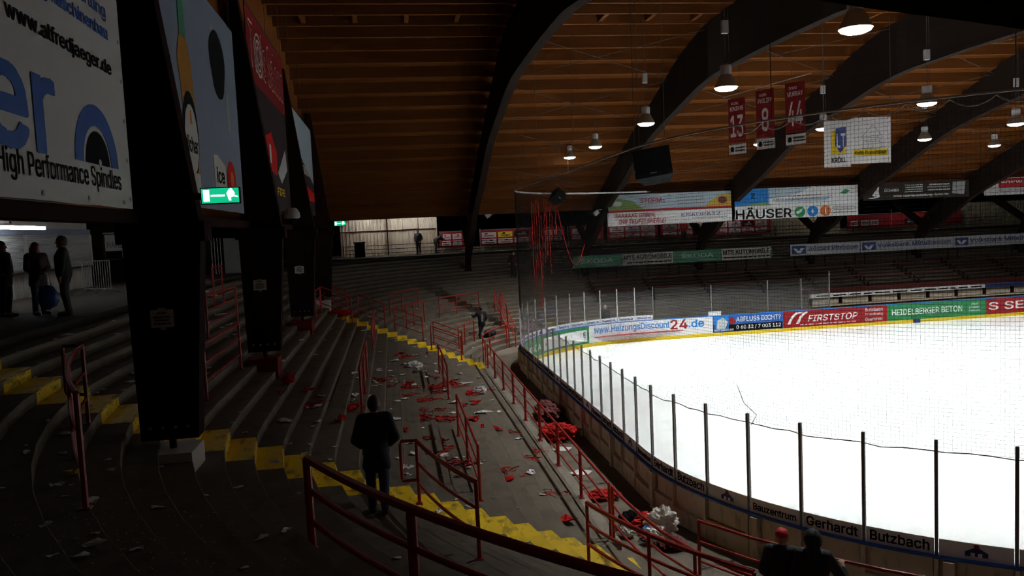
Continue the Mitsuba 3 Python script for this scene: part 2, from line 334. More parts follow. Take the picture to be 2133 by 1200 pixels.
# ================================================================= columns, beam and banners along the end of the hall
COL_Y = [2.3, 11.9, 20.45, 29.0, 37.5]
cw = ['nearest the camera', 'first from the left, beside the big spindle banner', 'second from the left, with the dome camera', 'third from the left', 'fourth from the left, beside the far pale wall']
for j, (y, w) in enumerate(zip(COL_Y, cw)):
    c = thing('column', f'tapering dark timber column on a pin foot, {w}', 'column')
    zt = min(z_out(y) - .02, 12.7)
    tx = lambda z: -2.66 - .125 * (z - 7.1)
    def prism(pts, t, mat, part):
        m = trimesh.creation.extrude_polygon(Polygon(pts), t, engine='earcut'); v = np.array(m.vertices)
        obj(part, trimesh.Trimesh(np.column_stack([v[:, 0], y - t / 2 + v[:, 2], v[:, 1]]), m.faces[:, ::-1], process=False), mat, c)
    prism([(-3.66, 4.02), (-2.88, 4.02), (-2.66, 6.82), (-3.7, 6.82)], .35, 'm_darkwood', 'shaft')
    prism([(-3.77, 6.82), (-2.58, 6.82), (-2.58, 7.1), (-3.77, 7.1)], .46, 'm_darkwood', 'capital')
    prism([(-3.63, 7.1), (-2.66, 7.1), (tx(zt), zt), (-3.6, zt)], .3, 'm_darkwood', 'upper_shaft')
    obj('pin', MB().tube([(-3.28, y, 3.8), (-3.28, y, 4.03)], .05, 10), 'm_dark', c)
    for b in range(4): obj('bolt', MB().tube([(-3.52 + .17 * b, y - .2, 4.2), (-3.52 + .17 * b, y - .17, 4.2)], .026, 6), 'm_steel', c)
    obj('plinth', MB().lohi((-3.68, y - .37, 3.2), (-2.94, y + .37, 3.86)), 'm_plinth' if j in (0, 1, 4) else 'm_bannerred', c)
    if j in (1, 2, 3):
        f = Frame((-3.4 - .02 * (j > 1), y - .178, 5.63 - .07 * (j > 1)), (1, 0, 0), (0, 0, 1))
        nt = thing('paper_notice', 'printed white notice taped to the ' + ['', 'first', 'second', 'third'][j] + ' dark column from the left', 'notice')
        obj('sheet', MB().lohi((f.O[0], y - .181, f.O[2]), (f.O[0] + .31, y - .1755, f.O[2] + .25)), 'm_white', nt)
        f2 = Frame((f.O[0], y - .181, f.O[2]), (1, 0, 0), (0, 0, 1), 1.15)
        text(nt, 'ACHTUNG !', 'm_black', f2, .08, .165, .19, .19); bars(nt, 'm_black', f2, .03, .03, .24, .15, 3, j)
        obj('tape', MB().lohi((f.O[0] + .1, y - .184, f.O[2] + .235), (f.O[0] + .21, y - .179, f.O[2] + .275)), 'm_lightgrey', nt)
        obj('tape', MB().lohi((f.O[0] + .12, y - .184, f.O[2] - .035), (f.O[0] + .2, y - .179, f.O[2] + .014)), 'm_lightgrey', nt)
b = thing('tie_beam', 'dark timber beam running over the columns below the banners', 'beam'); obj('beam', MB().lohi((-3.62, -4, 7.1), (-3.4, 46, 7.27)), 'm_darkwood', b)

BU = 1.17          # metres for one unit of the banner layouts below
def banner(base, label, y0, y1, zb, top, mat, x=-3.255):
    """a sheet in the plane of the columns, facing the rink; returns its key and a frame whose right runs along y"""
    k = thing(base, label, 'banner')
    n = 14; yy = np.linspace(y0, y1, n); V = []
    for xx in (x, x - .015):
        for zsel in (0, 1):
            for i, y in enumerate(yy):
                z = zb + .006 * math.sin(i * 2.4) * (zsel == 0) if zsel == 0 else top(y)
                V.append([xx + .003 * math.sin(i * 1.9), y, z])
    F = []
    for i in range(n - 1):
        F += [[i, i + 1, n + i + 1, n + i], [2 * n + i, 3 * n + i, 3 * n + i + 1, 2 * n + i + 1], [i, 2 * n + i, 2 * n + i + 1, i + 1], [n + i, n + i + 1, 3 * n + i + 1, 3 * n + i]]
    F += [[0, n, 3 * n, 2 * n], [n - 1, 3 * n - 1, 4 * n - 1, 2 * n - 1]]
    obj('sheet', MB().add(V, F), mat, k)
    for y in (y0 + .3, (y0 + y1) / 2, y1 - .3): obj('cord', MB().tube([(x, y, top(y) - .02), (x, y, z_out(y) + .47)], .008, 5), 'm_cord', k)
    return k, Frame((x + .003, y0, zb), (0, 1, 0), (0, 0, 1), BU)
def eyelets(k, fr, pts):
    for a, c in pts: shape(k, ell(a, c, .025, .025, 10), 'm_grey', fr, part='eyelet', lift=.003)
# banner 1 (its left half lies outside the picture)
k, fr = banner('spindle_banner', 'large white advertising banner with blue lettering at upper left', 3.04, 10.86, 7.27, lambda y: min(z_out(y) - .1, 10.5), 'm_white')
Y0 = 2.6
B1 = lambda y, z: (y - Y0, z - 7.2)
text(k, 'www.alfredjaeger.de', 'm_black', fr, 6.6 - Y0, 1.33, 8.91 - Y0, 1.51, bold=True)
text(k, 'Werkzeugmaschinenbau', 'm_blue', fr, 6.4 - Y0, 1.69, 8.88 - Y0, 1.86)
text(k, 'Spindelreparatur & Wartung', 'm_blue', fr, 5.75 - Y0, 1.9, 8.87 - Y0, 2.08, bold=False)
text(k, 'er', 'm_blue', fr, 6.12 - Y0, .36, 7.4 - Y0, 1.04)
text(k, 'High Performance Spindles', 'm_black', fr, 6.26 - Y0, .13, 8.93 - Y0, .38, bold=False)
arc = Point(8.32 - Y0, .40).buffer(.575, 24).difference(Point(8.32 - Y0, .40).buffer(.37, 24)).intersection(sbox(0, .40, 9, 3))
shape(k, arc, 'm_blue', fr); shape(k, Point(8.32 - Y0, .40).buffer(.32, 24).intersection(sbox(0, .40, 9, 3)), 'm_black', fr, part='emblem')
shape(k, Point(8.36 - Y0, .42).buffer(.035, 12), 'm_white', fr, lift=.006)
eyelets(k, fr, [(9.2 - Y0, .1 + .42 * i) for i in range(5)] + [(4 - Y0 + 1.0 * i, .06) for i in range(6)])
# banner 2
k, fr = banner('beer_banner', 'grey-blue drinks banner with amber bottle and dark oval, second from the left', 12.58, 18.78, 7.41, lambda y: min(z_out(y) - .1, 11.46), 'm_bannergrey'); Y0 = 10.75
bx = 12.05 - Y0
shape(k, Polygon([(bx - .2, 1.35), (bx - .36, 2.1), (bx - .15, 2.45), (bx - .12, 3.25), (bx + .17, 3.25), (bx + .2, 2.45), (bx + .44, 2.1), (bx + .55, .95), (bx + .5, .1), (bx - .2, .1)]), 'm_amber', fr, part='bottle_print')
shape(k, rect(bx - .14, 2.42, bx + .19, 2.95), 'm_darkgreen', fr, lift=.005, part='neck_label'); shape(k, rect(bx - .13, 2.95, bx + .17, 3.25), 'm_offwhite', fr, lift=.006)
text(k, 'Lich', 'm_black', fr, bx - .1, 2.99, bx + .15, 3.14, lift=.009)
shape(k, ell(bx + .14, 1.05, .44, .62), 'm_black', fr, lift=.006); shape(k, ell(bx + .14, .98, .38, .5), 'm_offwhite', fr, lift=.009, part='bottle_label'); shape(k, rect(bx - .2, .2, bx + .5, .5), 'm_offwhite', fr, lift=.008)
text(k, 'licher', 'm_black', fr, bx - .16, .78, bx + .46, 1.02, lift=.012); shape(k, Polygon([(bx + .1, 1.2), (bx + .22, 1.2), (bx + .18, 1.4), (bx + .12, 1.38)]), 'm_orange', fr, lift=.012)
shape(k, Polygon([(14.43 - Y0 + .6 * math.cos(a) * (1.0 + .1 * math.sin(3 * a)), 2.5 + .58 * math.sin(a)) for a in np.linspace(0, 2 * np.pi, 30, endpoint=False)]), 'm_black', fr, lift=.004, part='dark_oval')
shape(k, Polygon([(13.6 - Y0, .3), (13.58 - Y0, .9), (13.9 - Y0, .92), (14.5 - Y0, .78), (14.5 - Y0, .3)]), 'm_offwhite', fr, lift=.004, part='leaflet_print'); text(k, 'ice', 'm_black', fr, 13.75 - Y0, .45, 14.35 - Y0, .72, lift=.008)
shape(k, ell(15.0 - Y0, .55, .38, .36), 'm_redpaper', fr, lift=.004); shape(k, ell(15.02 - Y0, .57, .15, .16), 'm_orange', fr, lift=.007)
for i in range(9): shape(k, ell(11.6 - Y0 + .5 * i, .9 + .23 * ((i * 7) % 9), .12, .42), 'm_grey', fr, lift=.002, part='cloud_print') if i in (0, 5, 7) else None
# banner 3
k, fr = banner('saloon_banner', 'tall banner with red head, pale outlined lettering and dark photo below', 20.66, 27.55, 7.62, lambda y: min(z_out(y) - .12, 12.74), 'm_bannerdark'); Y0 = 17.66
shape(k, rect(.0, 2.75, 5.85, 4.3), 'm_bannerred', fr, part='red_head')
text(k, "Tonis Saloon", 'm_offwhite', fr, .35, 3.05, 5.6, 4.1, lift=.006); text(k, "Tonis Saloon", 'm_bannerred', fr, .38, 3.09, 5.57, 4.05, bold=False, lift=.010)
for r in (.5, .36, .22): shape(k, ell(1.5, 3.5, r * 1.1, r).difference(ell(1.5, 3.5, r * 1.1 - .05, r - .05)), 'm_offwhite', fr, lift=.013, part='ring')
shape(k, Polygon([(1.6, 1.7), (2.8, 1.95), (3.6, 1.5), (3.4, .9), (2.2, 1.0)]), 'm_redpaper', fr, part='car_print'); shape(k, Polygon([(3.6, 1.0), (5.3, 1.75), (5.5, 1.2), (4.2, .75)]), 'm_lightgrey', fr)
shape(k, rect(2.3, 1.15, 2.6, 1.6), 'm_offwhite', fr, lift=.006); shape(k, ell(.9, 2.3, .12, .25), 'm_offwhite', fr)
text(k, 'FIRE', 'm_adyellow', fr, 3.3, .42, 4.7, .62)
# banner 4
k, fr = banner('mountain_banner', 'narrow banner with blue-grey sky and red bottom edge, furthest of the row', 29.4, 36.3, 7.74, lambda y: min(z_out(y) - .5, 11.54), 'm_bannerdark'); Y0 = 25.1
shape(k, Polygon([(0, 2.2), (0, 3.2), (5.85, 3.2), (5.85, 1.15)]), 'm_skyprint', fr, part='sky_print'); text(k, 'Bad Nauheim', 'm_offwhite', fr, .6, 1.35, 4.8, 1.75, lift=.006, shear=-.6)
shape(k, Polygon([(1.5, .5), (5.85, .5), (5.85, .85), (4, .95), (1.5, 1.05)]), 'm_redpaper', fr)

# exit signs: lit green boxes
def exit_sign(x, y, z, w, h, label):
    k = thing('exit_sign', label, 'exit sign')
    obj('housing', MB().lohi((x, y + .005, z), (x + w, y + .09, z + h)), 'm_black', k)
    key = obj('lit_face', MB().lohi((x + .012, y, z + .012), (x + w - .012, y + .006, z + h - .012)), 'm_exit', k)
    scene[key]['emitter'] = {'type': 'area', 'radiance': rgb((.004 * EXIT_GLOW, .55 * EXIT_GLOW, .26 * EXIT_GLOW)), 'sampling_weight': .15}
    f = Frame((x, y - .001, z), (1, 0, 0), (0, 0, 1))
    man = unary_union([Polygon([(w * .70, h * .3), (w * .72, h * .18), (w * .78, h * .18), (w * .77, h * .36), (w * .84, h * .42), (w * .95, h * .36), (w * .95, h * .44), (w * .86, h * .52), (w * .88, h * .62), (w * .83, h * .82), (w * .72, h * .86), (w * .66, h * .62), (w * .68, h * .5)]), Point(w * .78, h * .84).buffer(h * .09, 8)])
    arrow = Polygon([(w * .26, h * .44), (w * .62, h * .44), (w * .62, h * .56), (w * .26, h * .56)])
    door = sbox(w * .07, h * .16, w * .23, h * .86)
    for g in (man, arrow, door):
        kk = shape(k, g, 'm_exit', f, lift=.002, part='pictogram'); scene[kk]['emitter'] = {'type': 'area', 'radiance': rgb((1.6, 1.75, 1.7)), 'sampling_weight': .1}
    obj('bracket', MB().lohi((x - .14, y + .02, z + h * .3), (x + .002, y + .07, z + h * .7)), 'm_black', k)
plain('m_exit', (.05, .05, .05), .5)
exit_sign(-2.6, 11.68, 7.33, .53, .23, 'large lit green exit sign fixed to the first dark column')
exit_sign(-2.55, 37.35, 7.27, .54, .235, 'small lit green exit sign fixed to the far column left of the pale wall')
# dome camera on the second column
k = thing('dome_lamp', 'grey dome camera on a bracket at the second dark column', 'security camera')
obj('arm', MB().tube([(-2.7, 20.34, 7.39), (-2.57, 20.26, 7.47), (-2.42, 20.22, 7.53)], .034, 8), 'm_lightgrey', k)
d = lathe([(.02, .2), (.1, .19), (.16, .1), (.17, 0), (.14, -.03)], 18); d.apply_scale(1.17); d.apply_translation([-2.38, 20.22, 7.32]); obj('dome', d, 'm_lightgrey', k, smooth=40)
d = lathe([(.13, 0), (.1, -.07), (.05, -.11), (.001, -.12)], 16); d.apply_scale(1.17); d.apply_translation([-2.38, 20.22, 7.3]); obj('lens', d, 'm_black', k, smooth=True)
# E-shaped red railings etc. follow below

# ================================================================= rink boards, glass, posts
PITCH_T = 1.0947
def strip(t0, t1, prof, n=4):
    """closed profile (outward offset, z) swept along the boards from t0 to t1"""
    ts = np.linspace(t0, t1, n + 1); k = len(prof); V = []
    for t in ts:
        for o, z in prof: p = rink_pt(t, o)[0]; V.append([p[0], p[1], z])
    F = []
    for i in range(n):
        for j in range(k): q = (j + 1) % k; F.append([i * k + j, i * k + q, (i + 1) * k + q, (i + 1) * k + j])
    mb = MB().add(V, F)
    for e in (0, n): mb.add(np.array(V)[[e * k + j for j in range(k)]], [[0, j, j + 1] for j in range(1, k - 1)])
    return mb
def rectp(o0, o1, z0, z1): return [(o0, z0), (o1, z0), (o1, z1), (o0, z1)]
def outside(t):      # seen from the stands: right runs against t
    P, D, N = rink_pt(t, .0); return P, -D, N
def out_frame(t_left, off, z): return Bent(lambda a: (lambda P, D, N: (P + N * off, -D, N))(*rink_pt(t_left - a)), z)
def in_frame(t_left, off, z): return Bent(lambda a: (lambda P, D, N: (P + N * off, D, -N))(*rink_pt(t_left + a)), z)
words = ['', 'Butzbach', 'Gerhardt', 'Bauzentrum']
near_names = {0: 'house emblem at the right edge', 1: 'Butzbach in the largest letters', 2: 'Gerhardt in the largest letters', 3: 'Bauzentrum, fourth from the right', 4: 'house emblem left of Bauzentrum', 5: 'Butzbach in smaller letters', 6: 'Gerhardt in smaller letters'}
for kk in range(-6, 36):
    t0, t1 = -8.23 + PITCH_T * kk, -8.23 + PITCH_T * (kk + 1)
    near = kk < 24
    if kk in near_names: lab, g = f'pale rink board section with glass, marked {near_names[kk]}', None
    elif kk < 0: lab, g = f'rink board section with glass beyond the right edge, {ORD[-kk - 1]} past the house emblem', 'near rink board sections off to the right'
    elif kk < 24: lab, g = f'pale rink board section with glass along the left end, {ORD[23 - kk]} before the far corner', 'rink board sections along the left end of the rink'
    else: lab, g = f'white rink board section with lettered band in the far corner, {ORD[35 - kk]} from the end post', 'rink board sections in the far corner'
    k = thing('rink_board', lab, 'rink board', g)
    obj('panel', strip(t0 + .004, t1 - .004, rectp(.0, .05, .02, 1.17)), 'm_white' if not near else 'm_cream', k)
    obj('facing', strip(t0 + .004, t1 - .004, rectp(-.012, -.001, .2, 1.17)), 'm_white', k)
    obj('kick_plate', strip(t0 + .004, t1 - .004, rectp(-.022, -.001, .0, .2)), 'm_adyellow', k)
    obj('cap', strip(t0, t1, rectp(-.03, .165, 1.172, 1.205)), 'm_blue', k)
    obj('lower_cladding', strip(t0 + .01, t1 - .01, rectp(.05, .15, .3, .62 if kk % 2 else .7)), 'm_cream', k)
    obj('ledge', strip(t0, t1, rectp(.05, .17, .62 if kk % 2 else .7, .66 if kk % 2 else .74)), 'm_cream', k)
    obj('rib', strip(t0 - .03, t0 + .03, rectp(.05, .17, .3, 1.165), 1), 'm_cream', k)
    obj('upper_cladding', strip(t0 + .05, t1 - .05 - .25 * (kk % 3 == 0), rectp(.05, .1, .76, 1.15)), 'm_cream', k)
    if kk % 3 == 0: obj('buttress', strip(t1 - .26, t1 - .1, rectp(.05, .22, .31, 1.15), 1), 'm_cream', k)
    obj('band', strip(t0 + .035, t1 - .035, rectp(.055, .075, 1.205, 1.475)), 'm_white', k)
    if near:
        f = out_frame(t1 - .035, .076, 1.205)
        if kk % 4 == 0:
            shape(k, Polygon([(.36, .06), (.36, .13), (.52, .22), (.68, .13), (.68, .06)]), 'm_navy', f, part='emblem'); shape(k, ell(.52, .225, .04, .035, 12), 'm_redpaper', f, lift=.004); shape(k, rect(.44, .06, .5, .12), 'm_white', f, lift=.005); shape(k, rect(.54, .06, .6, .12), 'm_white', f, lift=.005)
        else: text(k, words[kk % 4], 'm_black', f, .06, .055 if kk % 4 == 3 else .05, .96, .19 if kk % 4 == 3 else .23)
    else:
        f = in_frame(t0 + .035, .054, 1.205)
        if kk == 28: shape(k, Polygon([(.36, .04), (.36, .12), (.52, .24), (.68, .12), (.68, .04)]), 'm_navy', f, part='emblem')
        else: text(k, 'Bauzentrum' if kk % 2 else 'Gerhardt.de', 'm_navy', f, .08, .06, .92, .2)
    p, D, N = rink_pt(t0, .065)
    obj('post', MB().box((p[0], p[1], 2.15), (.05, .055, 1.9), np.column_stack([np.append(D, 0), np.append(N, 0), [0, 0, 1]])), 'm_post' if near else 'm_lightgrey', k)  # lighting painted into the posts: backlit near ones darker, ice-lit far ones paler
    q0, q1 = rink_pt(t0 + .035, .065)[0], rink_pt(t1 - .035, .065)[0]
    obj('pane', MB().add([[*q0, 1.475], [*q1, 1.475], [*q1, 2.93], [*q0, 2.93]], [[0, 1, 2, 3]]), 'm_glass', k)
p, D, N = rink_pt(-8.23 + PITCH_T * 36, .065); k = thing('glass_post', 'pale end post of the far corner glass', 'post'); obj('post', MB().box((p[0], p[1], 2.15), (.05, .055, 1.9), np.column_stack([np.append(D, 0), np.append(N, 0), [0, 0, 1]])), 'm_post', k)
# far side: boards with advertisements, low glass in places
T_AD = [(31.18, 34.75, 'white rink board with blue and red web address, right half'), (34.75, 39.1, 'blue and black rink board reading ABFLUSS DICHT'), (39.1, 45.8, 'red rink board reading FIRSTSTOP'), (45.8, 52.45, 'green rink board reading HEIDELBERGER BETON'), (52.45, 60.0, 'red rink board at the right edge with white letters'), (60.0, 68.0, 'white rink board beyond the right edge')]
mats = ['m_white', 'm_blue', 'm_adred', 'm_green', 'm_adred', 'm_white']; keys = []
for (t0, t1, lab), m in zip(T_AD, mats):
    k = thing('advertising_board', lab, 'rink board'); keys.append(k)
    obj('panel', strip(t0, t1 - .01, rectp(.0, .1, .02, 1.17), 1), 'm_white', k); obj('facing', strip(t0, t1 - .01, rectp(-.012, -.001, .2, 1.17), 1), m, k)
    obj('kick_plate', strip(t0, t1 - .01, rectp(-.022, -.001, .0, .2), 1), 'm_adyellow', k); obj('cap', strip(t0, t1 - .01, rectp(-.03, .14, 1.165, 1.2), 1), 'm_lightblue', k)
# lettering that runs over several sections of the far corner belongs to one advert sheet on the boards
k = thing('web_address_advert', 'white advert sheet on the far corner boards with blue web address and red 24', 'advertisement')
obj('sheet', strip(27.05, 34.7, rectp(-.017, -.0125, .21, 1.16), 20), 'm_white', k); f = in_frame(27.05, -.0175, .2)
text(k, 'www.HeizungsDiscount', 'm_lightblue', f, .3, .38, 5.05, .88); text(k, '24', 'm_adred', f, 5.1, .36, 6.15, .92); text(k, '.de', 'm_lightblue', f, 6.2, .4, 7.15, .86)
shape(k, rect(.3, .26, 5.9, .30, 16), 'm_adred', f)
k = thing('car_dealer_advert', 'green and white car dealer advert on the curved corner boards', 'advertisement')
obj('sheet', strip(20.2, 27.0, rectp(-.017, -.0125, .21, 1.16), 20), 'm_green', k); f = in_frame(20.2, -.0175, .2)
shape(k, rect(2.9, .12, 6.65, .78, 12), 'm_white', f); text(k, 'MTS AUTOMOBILE', 'm_black', f, 3.1, .36, 6.55, .66, lift=.006); bars(k, 'm_black', f, 4.8, .16, 6.5, .3, 1, 5); text(k, 'ŠKODA', 'm_white', f, .5, .25, 2.6, .7)
f = in_frame(34.75, -.0125, .2); k = keys[1]
shape(k, rect(0, .02, 4.3, .42), 'm_black', f); shape(k, rect(.05, .05, .95, .95), 'm_lightblue', f); shape(k, Polygon([(.2, .2), (.75, .2), (.9, .6), (.6, .85), (.25, .7)]), 'm_lightgrey', f, lift=.006, part='emblem'); shape(k, ell(1.15, .62, .2, .2), 'm_adred', f, lift=.006)
text(k, 'ABFLUSS DICHT?', 'm_white', f, 1.42, .56, 4.2, .86, lift=.006); text(k, '0 60 32 / 7 003 112', 'm_white', f, 1.42, .1, 4.2, .36, lift=.006); text(k, 'WETTERAUER', 'm_white', f, .05, .06, 1.25, .18, lift=.006)
f = in_frame(39.1, -.0125, .2); k = keys[2]
text(k, 'FIRSTSTOP', 'm_white', f, 1.55, .28, 4.7, .68, shear=.25); bars(k, 'm_lightgrey', f, .9, .08, 4.7, .2, 1, 9); text(k, 'Butzbach', 'm_lightgrey', f, 5.25, .66, 6.4, .86); text(k, 'Friedberg', 'm_lightgrey', f, 5.25, .38, 6.4, .58); text(k, 'Oberursel', 'm_lightgrey', f, 5.25, .1, 6.4, .3)
for d in (0, .55): shape(k, Polygon([(.25 + d, .2), (.45 + d, .2), (.62 + d, .55), (.85 + d, .76), (1.25 + d * .6, .84), (1.2 + d * .6, .9), (.8 + d, .88), (.52 + d, .66)]), 'm_white', f, part='emblem')
f = in_frame(45.8, -.0125, .2); k = keys[3]
text(k, 'HEIDELBERGER BETON', 'm_white', f, .3, .3, 5.0, .68); text(k, 'ECHT', 'm_white', f, 5.6, .62, 6.1, .76); text(k, 'STARK.', 'm_white', f, 5.45, .44, 6.2, .56); text(k, 'GRÜN.', 'm_white', f, 5.45, .26, 6.3, .38)
f = in_frame(52.45, -.0125, .2); k = keys[4]; text(k, 'S SEIFERT', 'm_white', f, .15, .25, 6.0, .75)
# glass on the far side boards
for (t0, t1, zt, w) in [(34.8, 38.2, 3.08, 'low, behind the ABFLUSS board'), (38.3, 40.3, 3.08, 'low, left of the raised pane'), (40.35, 42.1, 3.42, 'raised, at the end of the team bench'), (31.3, 34.7, 3.0, 'low, right of the far corner posts')]:
    k = thing('glass_screen', f'clear glass screen on the far boards, {w}', 'glass screen'); q0, q1 = rink_pt(t0, .06)[0], rink_pt(t1, .06)[0]
    obj('pane', MB().add([[*q0, 1.2], [*q1, 1.2], [*q1, zt], [*q0, zt]], [[0, 1, 2, 3]]), 'm_glass', k)
    if zt > 3.3: obj('pane', MB().add([[q1[0], q1[1], 1.2], [q1[0], q1[1] + 1.4, 1.2], [q1[0], q1[1] + 1.4, zt], [q1[0], q1[1], zt]], [[0, 1, 2, 3]]), 'm_glass', k)
    obj('post', MB().lohi((q1[0] - .03, RF + .03, 1.2), (q1[0] + .03, RF + .1, zt)), 'm_post', k)
# team bench behind the far boards
k = thing('team_bench_wall', 'low cream panelled wall with white and blue top strip behind the far boards', 'bench wall')
for j in range(14):
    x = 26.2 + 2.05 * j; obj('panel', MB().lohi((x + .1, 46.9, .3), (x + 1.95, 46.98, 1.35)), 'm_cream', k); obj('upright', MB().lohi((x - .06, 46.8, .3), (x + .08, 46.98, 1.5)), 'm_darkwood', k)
    obj('top_strip', MB().lohi((x - .06, 46.72, 1.5), (x + 1.98, 47.0, 1.74)), 'm_white' if j < 6 else 'm_navy', k)
    obj('seat', MB().lohi((x - .05, 46.45, .98), (x + 1.97, 46.8, 1.04)), 'm_adyellow' if False else 'm_cream', k)
f = Frame((26.2, 46.715, 1.5), (1, 0, 0), (0, 0, 1)); bars(k, 'm_black', f, .1, .05, 12, .2, 1, 21)
k = thing('bench_side_wall', 'dark red low wall at the back of the team bench', 'low wall'); obj('wall', MB().lohi((26.3, 48.1, .3), (55, 48.2, 1.95)), 'm_maroon', k)

k = thing('white_box', 'small white box standing on the boards above the ABFLUSS board', 'box'); obj('box', MB().lohi((18.0, RF + .0, 1.2), (18.75, RF + .12, 1.42)), 'm_white', k); obj('lid', MB().lohi((17.98, RF - .01, 1.42), (18.77, RF + .13, 1.45)), 'm_lightgrey', k)
k = thing('blue_pad', 'small dark blue pad at the foot of the green board', 'pad'); obj('pad', MB().lohi((31.0, RF - .2, .0), (31.35, RF - .03, .22)), 'm_navy', k)
# safety net: thin strands from the overhead cable down to the glass
ZT = 8.5
k = thing('safety_net', 'dark square-mesh safety net hanging around the rink end above the glass', 'net')
n0, n1, dz = -13.0, 31.2, .064
mb = MB(); ts = np.arange(n0, n1, dz)
for i, t in enumerate(ts):
    p = rink_pt(t, .05)[0]; a, b2 = (p[0], p[1], 2.92), (p[0], p[1], ZT); w = .0021
    D = rink_pt(t)[1]; N = rink_pt(t)[2]
    o = [D * w, (-D * .5 + N * .87) * w, (-D * .5 - N * .87) * w]
    V = [[p[0] + q[0], p[1] + q[1], z] for z in (2.92, ZT) for q in o]
    mb.add(V, [[0, 1, 4, 3], [1, 2, 5, 4], [2, 0, 3, 5]])
key = obj('upright_strands', mb, 'm_net', k); tag(key, kind='stuff')
mb = MB(); tt = np.concatenate([np.linspace(n0, 0, 30), np.linspace(0, 17.35, 4)[1:], np.linspace(17.35, n1, 30)[1:]]); P = np.array([rink_pt(t, .05)[0] for t in tt]); N = np.array([rink_pt(t)[2] for t in tt]); m = len(tt); w = .0021
for z in np.arange(2.92, ZT, dz):
    V = np.vstack([np.column_stack([P + N * w, np.full(m, z)]), np.column_stack([P - N * w * .5, np.full(m, z + w)]), np.column_stack([P - N * w * .5, np.full(m, z - w)])])
    F = []
    for i in range(m - 1):
        for a, b2 in ((0, 1), (1, 2), (2, 0)): F.append([a * m + i, a * m + i + 1, b2 * m + i + 1, b2 * m + i])
    mb.add(V, F)
key = obj('level_strands', mb, 'm_net', k); tag(key, kind='stuff')
def along(z, t0=n0, t1=n1, o=.05, n=90, wob=0.0, seed=3):
    r = random.Random(seed); return [(*rink_pt(t, o)[0], z + wob * r.uniform(-1, 1)) for t in np.linspace(t0, t1, n)]
obj('top_cable', MB().tube(along(ZT + .02), .02, 6), 'm_steel', k); obj('bottom_rope', MB().tube(along(2.9, wob=.03, n=140), .008, 5), 'm_net', k)
obj('loose_end', MB().tube([(*rink_pt(-3.96, .1)[0], 2.9), (*rink_pt(-4.1, .12)[0], 3.12), (*rink_pt(-3.8, .1)[0], 3.3), (*rink_pt(-3.65, .1)[0], 3.62)], .006, 5), 'm_net', k)
obj('far_tube', MB().tube([(*rink_pt(t, .03)[0], ZT + .06) for t in np.linspace(19, 31, 16)], .03, 6), 'm_lightgrey', k)
lp = []
for j in range(9):
    for u in np.linspace(0, 1, 9)[:-1]: t = -9.2 + .62 * (j + u); lp.append((*rink_pt(t, .0)[0], ZT - .02 - .13 * 4 * u * (1 - u)))
obj('lacing', MB().tube(lp, .01, 5), 'm_rope', k)
for j, t in enumerate([-12, -8.2, -4.5, 0, 6, 12, 17, 22, 26, 30]):
    p = rink_pt(t, .05)[0]; obj('hanger', MB().tube([(p[0], p[1], ZT), (p[0], p[1], z_out(p[1]) + .1)], .008, 5), 'm_cord', k)
# red streamers caught in the net
for j, (x, y, z0, z1) in enumerate([(7.1, 39.8, 8.1, 4.2), (7.25, 40.0, 8.0, 3.4), (7.4, 40.2, 8.2, 4.6), (7.6, 40.5, 8.3, 2.6), (7.75, 40.65, 7.4, 3.9), (7.95, 40.85, 8.3, 4.9), (8.1, 41.0, 8.2, 5.3), (8.3, 41.2, 7.9, 4.3), (8.45, 41.35, 8.0, 6.1), (8.7, 41.5, 8.3, 6.3)]):
    k = thing('paper_streamer', f'long red paper streamer hanging in the far corner net, {ORD[j]} from the left', 'streamer', 'red streamers hanging in the net')
    r = random.Random(j); obj('ribbon', MB().tube([(x + r.uniform(-.03, .03), y - .12 + r.uniform(-.03, .03), z) for z in np.linspace(z0, z1, 9)], .012 + .006 * (j % 3 == 0), 4), 'm_redpaper', k)
k = thing('streamer_loop', 'red streamer hanging in a wide loop at the far corner net', 'streamer')
obj('ribbon', MB().tube([(8.8 + 1.75 * u, 41.55 + 1.15 * u, 7.9 - 3.1 * math.sin(math.pi * min(1, u * 1.02) * .78) - .2 * u) for u in np.linspace(0, 1, 16)], .018, 5), 'm_redpaper', k)
